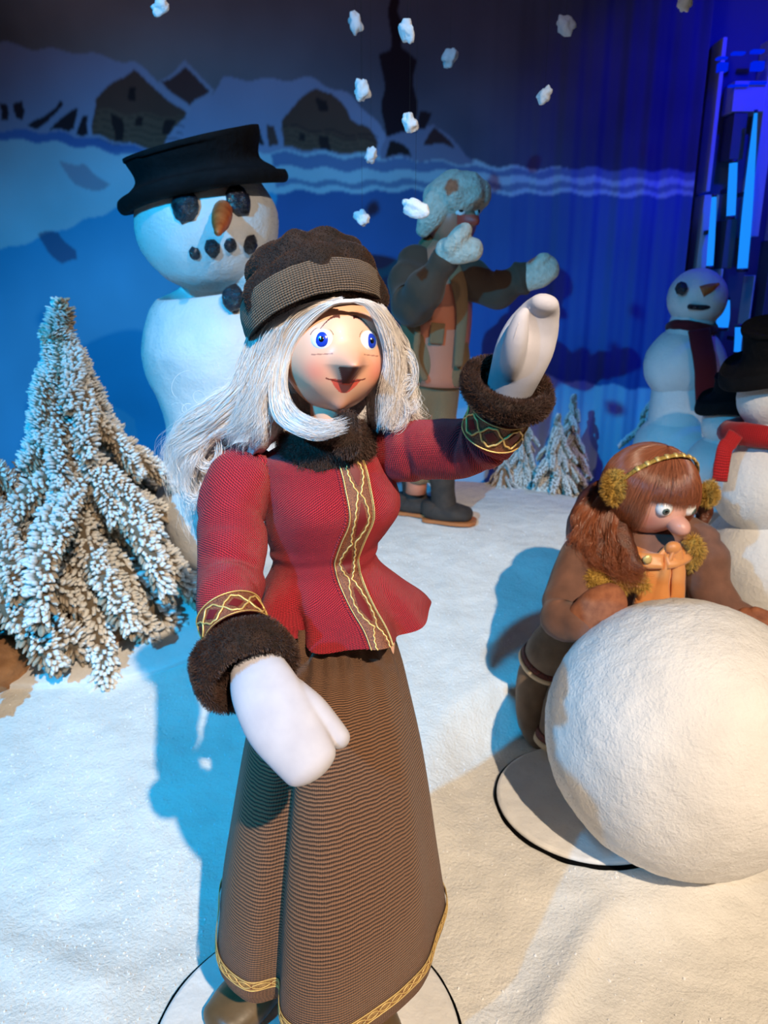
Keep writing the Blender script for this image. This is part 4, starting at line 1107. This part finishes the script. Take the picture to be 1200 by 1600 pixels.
coat = tb('coat', [(684, 392, MY), (678, 425, MY), (676, 480, MY), (680, 530, MY), (684, 575, MY), (682, 598, MY)], [(34, 28), (52, 36), (50, 40), (50, 42), (52, 44), (46, 40)], M_coat,
   fn=lambda u, v, p: .010 * noise.noise(p * 8) + .006 * math.sin(u * math.tau * 5 + p.z * 12), rend=(True, False))
tb('pocket_flap', [(672, 520, MY - .105), (694, 522, MY - .108)], [(2, 16), (2, 16)], M_coat, ref=(0, 1, 0), par=coat, rend=(False, False), fn=lambda u, v, p: 0)
tb('lapel', [(700, 400, MY - .09), (716, 440, MY - .105), (722, 490, MY - .11), (716, 570, MY - .105)], [(9, 3), (12, 3), (9, 3), (7, 3)], M_coat, par=coat, fn=lambda u, v, p: 0)
tb('front_edge', [(640, 470, MY - .10), (652, 510, MY - .12), (650, 560, MY - .12), (664, 592, MY - .11)], [(5, 3)] * 4, M_coat, par=coat, fn=lambda u, v, p: 0)
tb('trousers', [(676, 590, MY), (674, 640, MY), (670, 700, MY), (668, 752, MY)], [(44, 34), (40, 30), (38, 26), (34, 24)], M_coat, fn=lambda u, v, p: -.03 * math.exp(-((u - .25) / .04) ** 2) * sm(v * 2) - .03 * math.exp(-((u - .75) / .04) ** 2) * sm(v * 2) + .004 * noise.noise(p * 14), rend=(False, False))
tb('sleeve', [(648, 415, MY - .03), (640, 450, MY - .09), (645, 478, MY - .16), (668, 448, MY - .24), (692, 408, MY - .28)], [30, 33, 32, 28, 22], M_coatd, ref=(0, 1, 0), fn=lambda u, v, p: .008 * noise.noise(p * 16) + .004 * math.sin(v * 30))
tb('sleeve', [(712, 418, MY - .02), (742, 440, MY - .05), (775, 452, MY - .08), (805, 440, MY - .10), (822, 432, MY - .11)], [32, 30, 28, 24, 22], M_coatd, ref=(0, 0, 1), fn=lambda u, v, p: .008 * noise.noise(p * 16) + .005 * math.sin(v * 26))
def big_mitten(palm, thumb, pr, tr, par=MAN, m=M_wool, vox=.005):
    mb = MB(); W = [P(*p) for p in palm]; T = [P(*p) for p in thumb]
    mb.tube(W, [(a * mpp(W[0]), b * mpp(W[0])) for a, b in pr], 20, 6, ref=(0, 0, 1), roundend=(True, True)); mb.tube(T, [a * mpp(W[0]) for a in tr], 14, 6, roundend=(True, True))
    o = mb.build('mitten', m, par); remesh(o, vox, 3); return o
big_mitten([(696, 392, MY - .30), (720, 390, MY - .32), (740, 390, MY - .33)], [(705, 385, MY - .33), (718, 368, MY - .34), (726, 360, MY - .34)], [(20, 16), (22, 17), (18, 15)], [14, 14, 12])
big_mitten([(822, 436, MY - .12), (842, 426, MY - .13), (858, 418, MY - .14)], [(836, 416, MY - .14), (848, 406, MY - .15), (852, 404, MY - .15)], [(20, 16), (24, 17), (20, 15)], [11, 11, 9])
# shaggy cap with hanging ear flap
mb = MB()
mb.ball(P(714, 308, MY - .02), (.102, .104, .074), 36, 24, frame(0, 0, -8), fn=lambda d: .12 * noise.noise(d * 2.2) + .04 * noise.noise(d * 7))
mb.tube([P(685, 318, MY - .08), P(672, 340, MY - .08), P(660, 362, MY - .06)], [(.045, .03), (.038, .026), (.022, .016)], 18, 6, ref=(1, 0, 0), roundend=(True, True))
cap = mb.build('fleece_cap', M_wool, MAN); remesh(cap, .005, 3)
MB().tube([head_pt(-38, 22, .004, MHH, 'man'), head_pt(0, 26, .006, MHH, 'man'), head_pt(40, 22, .004, MHH, 'man')], [.012] * 3, 10, 6).build('red_cap_lining', M_scarf, cap)
MB().grid(lambda u, v: head_pt(lerp(-34, 34, u), lerp(-12, 4, v), .006, MHH, 'x'), 12, 6, False).build('flushed_cheek', mat('red_cheek_paint', srgb(200, 70, 50), .5), MAN)
for (x, d) in ((648, .04), (692, -.03)):
    tb('boot', [(x - 2, 742, MY + d), (x, 772, MY + d), (x + 2, 792, MY + d)], [20, 19, 20], M_boot, ref=(1, 0, 0), rend=(False, True), fn=lambda u, v, p: .003 * noise.noise(p * 20))
for (x, d) in ((640, .04), (684, -.03)):
    p = P(x, 800, MY + d); p.z = gz(p.x, p.y) + .006
    shoe(p, -14, MAN, .13, .045, .07, M_boot, M_sole, 'boot_foot')

# ================================================================== the puppet girl behind the ball
M_gcoat = noisy(mat('brown_felt_coat', srgb(128, 92, 74), .85, sheen=.2), srgb(96, 66, 56), srgb(124, 86, 72), 26, .25, 300, .002)
M_gpant = noisy(mat('grey_brown_felt', srgb(140, 118, 96), .9, sheen=.2), srgb(100, 82, 66), srgb(128, 106, 86), 26, .3, 300, .002)
M_gmit = noisy(mat('rust_brown_knit', srgb(146, 88, 60), .85), srgb(128, 74, 50), srgb(164, 102, 70), 60, .5, 400, .002)
M_orange = noisy(mat('orange_silk_scarf', srgb(214, 140, 76), .45, sheen=.3), srgb(200, 122, 62), srgb(222, 152, 88), 12, .2, 60)
M_bhair = hairmat('auburn_hair', srgb(148, 86, 58), .26, .22); M_bhairb = noisy(mat('auburn_hair_base', srgb(84, 44, 30), .35, spec=.6), srgb(64, 32, 22), srgb(110, 62, 42), 90, .6, 300, .004)
M_must = noisy(mat('mustard_fluff', srgb(176, 138, 56), .9), srgb(150, 112, 40), srgb(196, 160, 76), 60, .9, 120, .01); M_mfur = hairmat('mustard_fluff_pile', srgb(190, 150, 66), .6, .3)
GY = 1.60; LY = 1.60
GIRL = thing('puppet_girl', (P(940, 1150, 1.50).x, 1.50, .046), 'puppet girl with auburn curls and orange scarf bending over the giant snowball', 'puppet')
gh = P(1014, 768, GY - .02); GM = frame(24, 14, 8); GH = (gh, GM, (.090, .090, .088))
mb = MB(); gsk = np.array(srgb(214, 160, 142)[:3]); gpk = np.array(srgb(206, 112, 100)[:3])
def gcol(u, v, p):
    th, ph = (u - .5) * 360, (v - .5) * 180
    c = lerp(gsk, gpk, .5 * (ell(th, ph, (-34, -22), (14, 12)) + ell(th, ph, (34, -22), (14, 12))))
    if abs(th) < 14 and abs(ph + 42 - .01 * th * th) < 1.6: c = gpk * .8
    return tuple(c) + (1,)
mb.grid(lambda u, v: head_pt((u - .5) * 360, (v * .998 + .001 - .5) * 180, 0, GH, 'girl'), 130, 90, True, (1, 1), gcol, True, True)
mb.tube([P(1020, 815, GY), P(1008, 850, GY), P(995, 920, GY), P(960, 1000, GY)], [.03, .06, .08, .06], 20, 6, col=lambda u, v, p: tuple(gsk) + (1,))
mb.tube([P(950, 990, LY), P(910, 1040, LY + .02), P(868, 1080, LY + .05)], [.05, .04, .03], 14, 6, col=lambda u, v, p: tuple(gsk) + (1,))
mb.tube([P(950, 990, LY), P(915, 1080, LY), P(885, 1165, LY)], [.05, .04, .03], 14, 6, col=lambda u, v, p: tuple(gsk) + (1,))
nb_ = GM @ Vector((.002, -.100, -.024)); mb.ball(gh + nb_, (.021, .030, .020), 28, 20, GM, col=lambda u, v, p: tuple(lerp(gsk, gpk, .12)) + (1,))
mb.build('body', M_face, GIRL)
for th in (-23, 25):
    c0 = head_pt(th, 3, -.002, GH, 'girl'); n = (head_pt(th, 3, .01, GH, 'girl') - head_pt(th, 3, -.01, GH, 'girl')).normalized(); Mx = n.to_track_quat('Z', 'Y').to_matrix()
    e = MB().ball(c0, (.0175, .0175, .014), 24, 14, Mx).build('eye', M_eyew, GIRL)
    MB().ball(c0 + n * .0105 + Vector((0, 0, -.002)), (.0082, .0082, .005), 18, 10, Mx).build('iris', mat('green_grey_iris', srgb(84, 96, 90), .2), e)
    MB().ball(c0 + n * .0136 + Vector((0, 0, -.002)), (.0042, .0042, .0026), 14, 8, Mx).build('pupil', M_pup, e)
gf = lambda u, v, p: .005 * noise.noise(p * 14) + .002 * noise.noise(p * 50)
tb('coat', [(1010, 822, GY + .01), (1006, 850, GY), (1000, 885, GY), (985, 940, GY), (962, 985, GY)], [(50, 34), (92, 54), (90, 58), (78, 56), (64, 50)], M_gcoat, par=GIRL, fn=gf, seg=40)
slg = tb('sleeve', [(930, 848, GY - .01), (908, 880, GY - .05), (888, 930, 1.50), (878, 965, 1.45), (902, 972, 1.41)], [34, 38, 37, 34, 28], M_gcoat, par=GIRL, ref=(0, 1, 0),
   fn=lambda u, v, p: .006 * noise.noise(p * 16) - .006 * math.exp(-((v - .62) / .03) ** 2))
tb('sleeve', [(1072, 838, GY - .01), (1100, 865, GY - .04), (1108, 915, GY - .06), (1135, 955, 1.50), (1165, 970, 1.47)], [32, 36, 34, 30, 26], M_gcoat, par=GIRL, ref=(0, 1, 0),
   fn=lambda u, v, p: .006 * noise.noise(p * 16) - .008 * math.exp(-((v - .3) / .02) ** 2))
big_mitten([(912, 966, 1.405), (936, 948, 1.40), (958, 936, 1.40)], [(930, 938, 1.415), (950, 924, 1.415), (960, 922, 1.415)], [(28, 22), (32, 24), (28, 20)], [13, 12, 10], GIRL, M_gmit, .004)
big_mitten([(1165, 966, 1.45), (1190, 972, 1.44), (1212, 984, 1.42)], [(1180, 956, 1.44), (1196, 962, 1.43), (1204, 968, 1.43)], [(18, 16), (20, 16), (18, 14)], [9, 9, 8], GIRL, M_gmit, .004)
# scarf
mb = MB(); nk = P(1016, 850, GY - .02)
pts = [nk + Vector((math.sin(a) * .066, -math.cos(a) * .055 - .02, -.018 * math.cos(a) + .006)) for a in [k * math.tau / 12 for k in range(13)]]
mb.tube(pts, [(.017, .024)] * 13, 18, 6, fn=lambda u, v, p: .003 * math.sin(u * math.tau * 4 + v * 20) + .003 * noise.noise(p * 30))
mb.tube([P(1050, 858, GY - .095), P(1040, 880, GY - .10), P(1030, 910, GY - .10), P(1024, 945, GY - .10)], [(.012, .010), (.022, .010), (.034, .010), (.044, .008)], 24, 8, ref=(1, 0, 0), roundend=(True, False), fn=lambda u, v, p: .008 * math.sin(u * math.tau * 4 + 1 + v * 2) + .006 * noise.noise(p * 20))
mb.tube([P(1056, 860, GY - .10), P(1060, 885, GY - .105), P(1060, 915, GY - .11), P(1058, 945, GY - .11)], [(.012, .008), (.014, .008), (.015, .007), (.016, .006)], 16, 8, ref=(1, 0, 0), fn=lambda u, v, p: .002 * noise.noise(p * 40))
mb.ball(P(1052, 856, GY - .10), (.017, .012, .014), 16, 12)
mb.build('scarf', M_orange, GIRL)
for (x, y, r) in ((1012, 874, .010), (1000, 898, .014)):
    MB().ball(P(x, y, GY - .115), (r, r * .5, r), 18, 12, fn=lambda d: .08 * math.sin(d.x * 12)).build('gold_button', M_gold, GIRL)
ff = tb('fur_trim', [(930, 905, GY - .12), (958, 915, GY - .125), (985, 905, GY - .13), (1004, 915, GY - .14)], [12, 14, 14, 10], M_must, par=GIRL); fur('fur_pile', ff, 1800, .012, .0004, M_mfur, ff, seed=5)
f2 = tb('fur_trim', [(1082, 846, GY - .09), (1088, 862, GY - .09), (1080, 886, GY - .09)], [6, 8, 6], M_must, par=GIRL); fur('fur_pile', f2, 900, .012, .0004, M_mfur, f2, seed=6)
# legs
M_ribb = noisy(mat('black_red_ribbon', srgb(40, 22, 18), .7), srgb(24, 14, 12), srgb(120, 44, 32), 220, .4)
M_beige = mat('beige_hem', srgb(206, 184, 152), .8)
def leg(pts, rad):
    o = tb('trouser_leg', pts, rad, M_gpant, par=GIRL, rend=(False, False), fn=gf)
    a, b = P(*pts[-2]), P(*pts[-1]); d = (b - a).normalized(); r = rad[-1] * mpp(b)
    MB().tube([b - d * .020, b - d * .002], [r * 1.05, r * 1.07], 32, 2).build('ribbon', M_ribb, o)
    MB().tube([b - d * .003, b + d * .010], [r * 1.09, r * 1.09], 32, 2).build('hem', M_beige, o)
leg([(925, 960, LY + .02), (893, 985, LY + .02), (866, 1012, LY + .03), (850, 1034, LY + .05)], [44, 42, 40, 37])
leg([(935, 985, LY), (915, 1050, LY), (893, 1110, LY - .02), (878, 1160, LY - .03)], [48, 46, 44, 40])
bo = tb('boot', [(846, 1042, LY + .05), (836, 1080, LY + .05), (838, 1120, LY + .04), (846, 1146, LY + .02)], [32, 30, 30, 27], M_gpant, par=GIRL, rend=(False, True), fn=gf); bo['label'] = 'felt boot on the leg stretched back'
b2 = MB().tube([P(880, 1160, LY - .03), P(884, 1190, LY - .03), Vector((P(892, 1200, LY - .03).x, LY - .05, .115)), Vector((P(915, 1200, LY - .08).x, LY - .13, .105))], [.035, .036, .034, .026], 24, 6, roundend=(False, True), ref=(1, 0, 0)).build('boot', M_gpant, GIRL)
# hair
mb = MB()
def onh(th, ph, off): return head_pt(th, ph, off, GH, 'x2')
def cap_r(u, v):
    th = (u - .5) * 360; lowp = lerp(10, -58, sm((abs(th) - 44) / 40)) if abs(th) > 44 else lerp(14, 10, abs(th) / 44)
    ph = lerp(89.5, lowp, v)
    a, b = R(th), R(ph); d = Vector((math.sin(a) * math.cos(b), -math.cos(a) * math.cos(b), math.sin(b)))
    return GH[0] + GM @ Vector((d.x * (GH[2][0] + .008), d.y * (GH[2][1] + .010), d.z * (GH[2][2] + .012)))
mb.grid(cap_r, 90, 40)
def glock(pts, rad):
    mb.tube([P(*p) for p in pts], rad, 16, 8, roundend=(True, True), fn=lambda u, v, p: .003 * math.sin(u * math.tau * 6 + v * 12) + .004 * noise.noise(p * 26))
for (pts, rad) in (([(950, 790, GY), (935, 830, GY - .03), (940, 870, GY - .08), (960, 905, GY - .11), (985, 915, GY - .13)], [.028, .034, .032, .024, .012]),
                   ([(935, 770, GY + .02), (915, 800, GY), (905, 835, GY - .03), (915, 865, GY - .06)], [.028, .030, .026, .014]),
                   ([(965, 800, GY - .04), (970, 840, GY - .08), (985, 875, GY - .11), (1000, 890, GY - .13)], [.02, .024, .02, .010]),
                   ([(1090, 770, GY + .01), (1100, 800, GY + .01), (1094, 828, GY)], [.018, .018, .010])): glock(pts, rad)
gha = mb.build('hair', M_bhairb, GIRL)
sts = []; rs = []; r_ = np.random.default_rng(3)
for i in range(3800):
    th0 = r_.uniform(-180, 180); top = 88 - 3 * r_.random(); tt = np.linspace(0, 1, 9)
    low = (12 + r_.uniform(-5, 3)) if abs(th0) < 46 else -50 + r_.uniform(-8, 8)
    sw = r_.normal(0, 5)
    s1 = []
    for t in tt:
        ph = lerp(top, low, t); th = th0 + sw * t; a, b = R(th), R(ph)
        d = Vector((math.sin(a) * math.cos(b), -math.cos(a) * math.cos(b), math.sin(b))); o_ = .0125 + .002 * math.sin(t * 6 + th0)
        s1.append(GH[0] + GM @ Vector((d.x * (GH[2][0] + o_), d.y * (GH[2][1] + o_), d.z * (GH[2][2] + o_ + .002))))
    sts.append(np.array(s1) + r_.normal(0, .0006, 3)); rs.append(.0004)
gb_ = [([(935, 775, GY - .03), (915, 810, GY - .03), (915, 850, GY - .07), (945, 890, GY - .13), (985, 915, GY - .15)],
        [(968, 790, GY - .06), (962, 830, GY - .09), (978, 865, GY - .12), (1000, 890, GY - .15), (1010, 905, GY - .16)], 900, .0045, 3.2, .013, .0004),
       ([(925, 770, GY + .0), (903, 800, GY - .02), (898, 835, GY - .05), (900, 860, GY - .07), (915, 868, GY - .09)],
        [(950, 780, GY - .03), (930, 815, GY - .05), (925, 850, GY - .09), (940, 880, GY - .11), (960, 900, GY - .13)], 700, .0055, 3.4, .015, .0004)]
a_, b_ = guides_to_strands(gb_, 9)
curves('loose_strands', sts + a_, rs + b_, M_bhair, gha)
# gold headband and fluffy ear pompoms
hb = []
for k in range(17):
    ph = k / 16 * math.pi; d = Vector((-math.cos(ph), -.10 * math.sin(ph) - .0, math.sin(ph)))
    d = d.normalized(); hb.append(GH[0] + GM @ Vector((d.x * (GH[2][0] + .017), d.y * .1 - .03 * math.sin(ph), d.z * (GH[2][2] + .017))))
band_ = MB().tube(hb, [(.0022, .006)] * 17, 10, 4, ref=(-1, 0, 0)).build('headband', M_must, GIRL)
for k in range(3, 12, 1):
    p = lerp(hb[k], hb[k + 1], .3); d = (hb[k + 1] - hb[k]).normalized(); n = (p - GH[0]).normalized()
    MB().tube([p + n * .0018 - d * .004, p + n * .0018 + d * .004], [(.003, .0062)] * 2, 10, 1, ref=n).build('gold_bead', M_gold, band_)
for (x, y, Y, r) in ((960, 762, GY - .075, .026), (1108, 772, GY - .03, .018)):
    e = MB().ball(P(x, y, Y), (r * .8, r * .7, r * 1.25), 24, 18, frame(0, 0, 0), fn=lambda d: .18 * noise.noise(d * 3)).build('fluffy_earmuff', M_must, GIRL)
    fur('fur_pile', e, 2200, .011, .0004, M_mfur, e, lean=(0, 0, 0), jit=.8, seed=int(x))
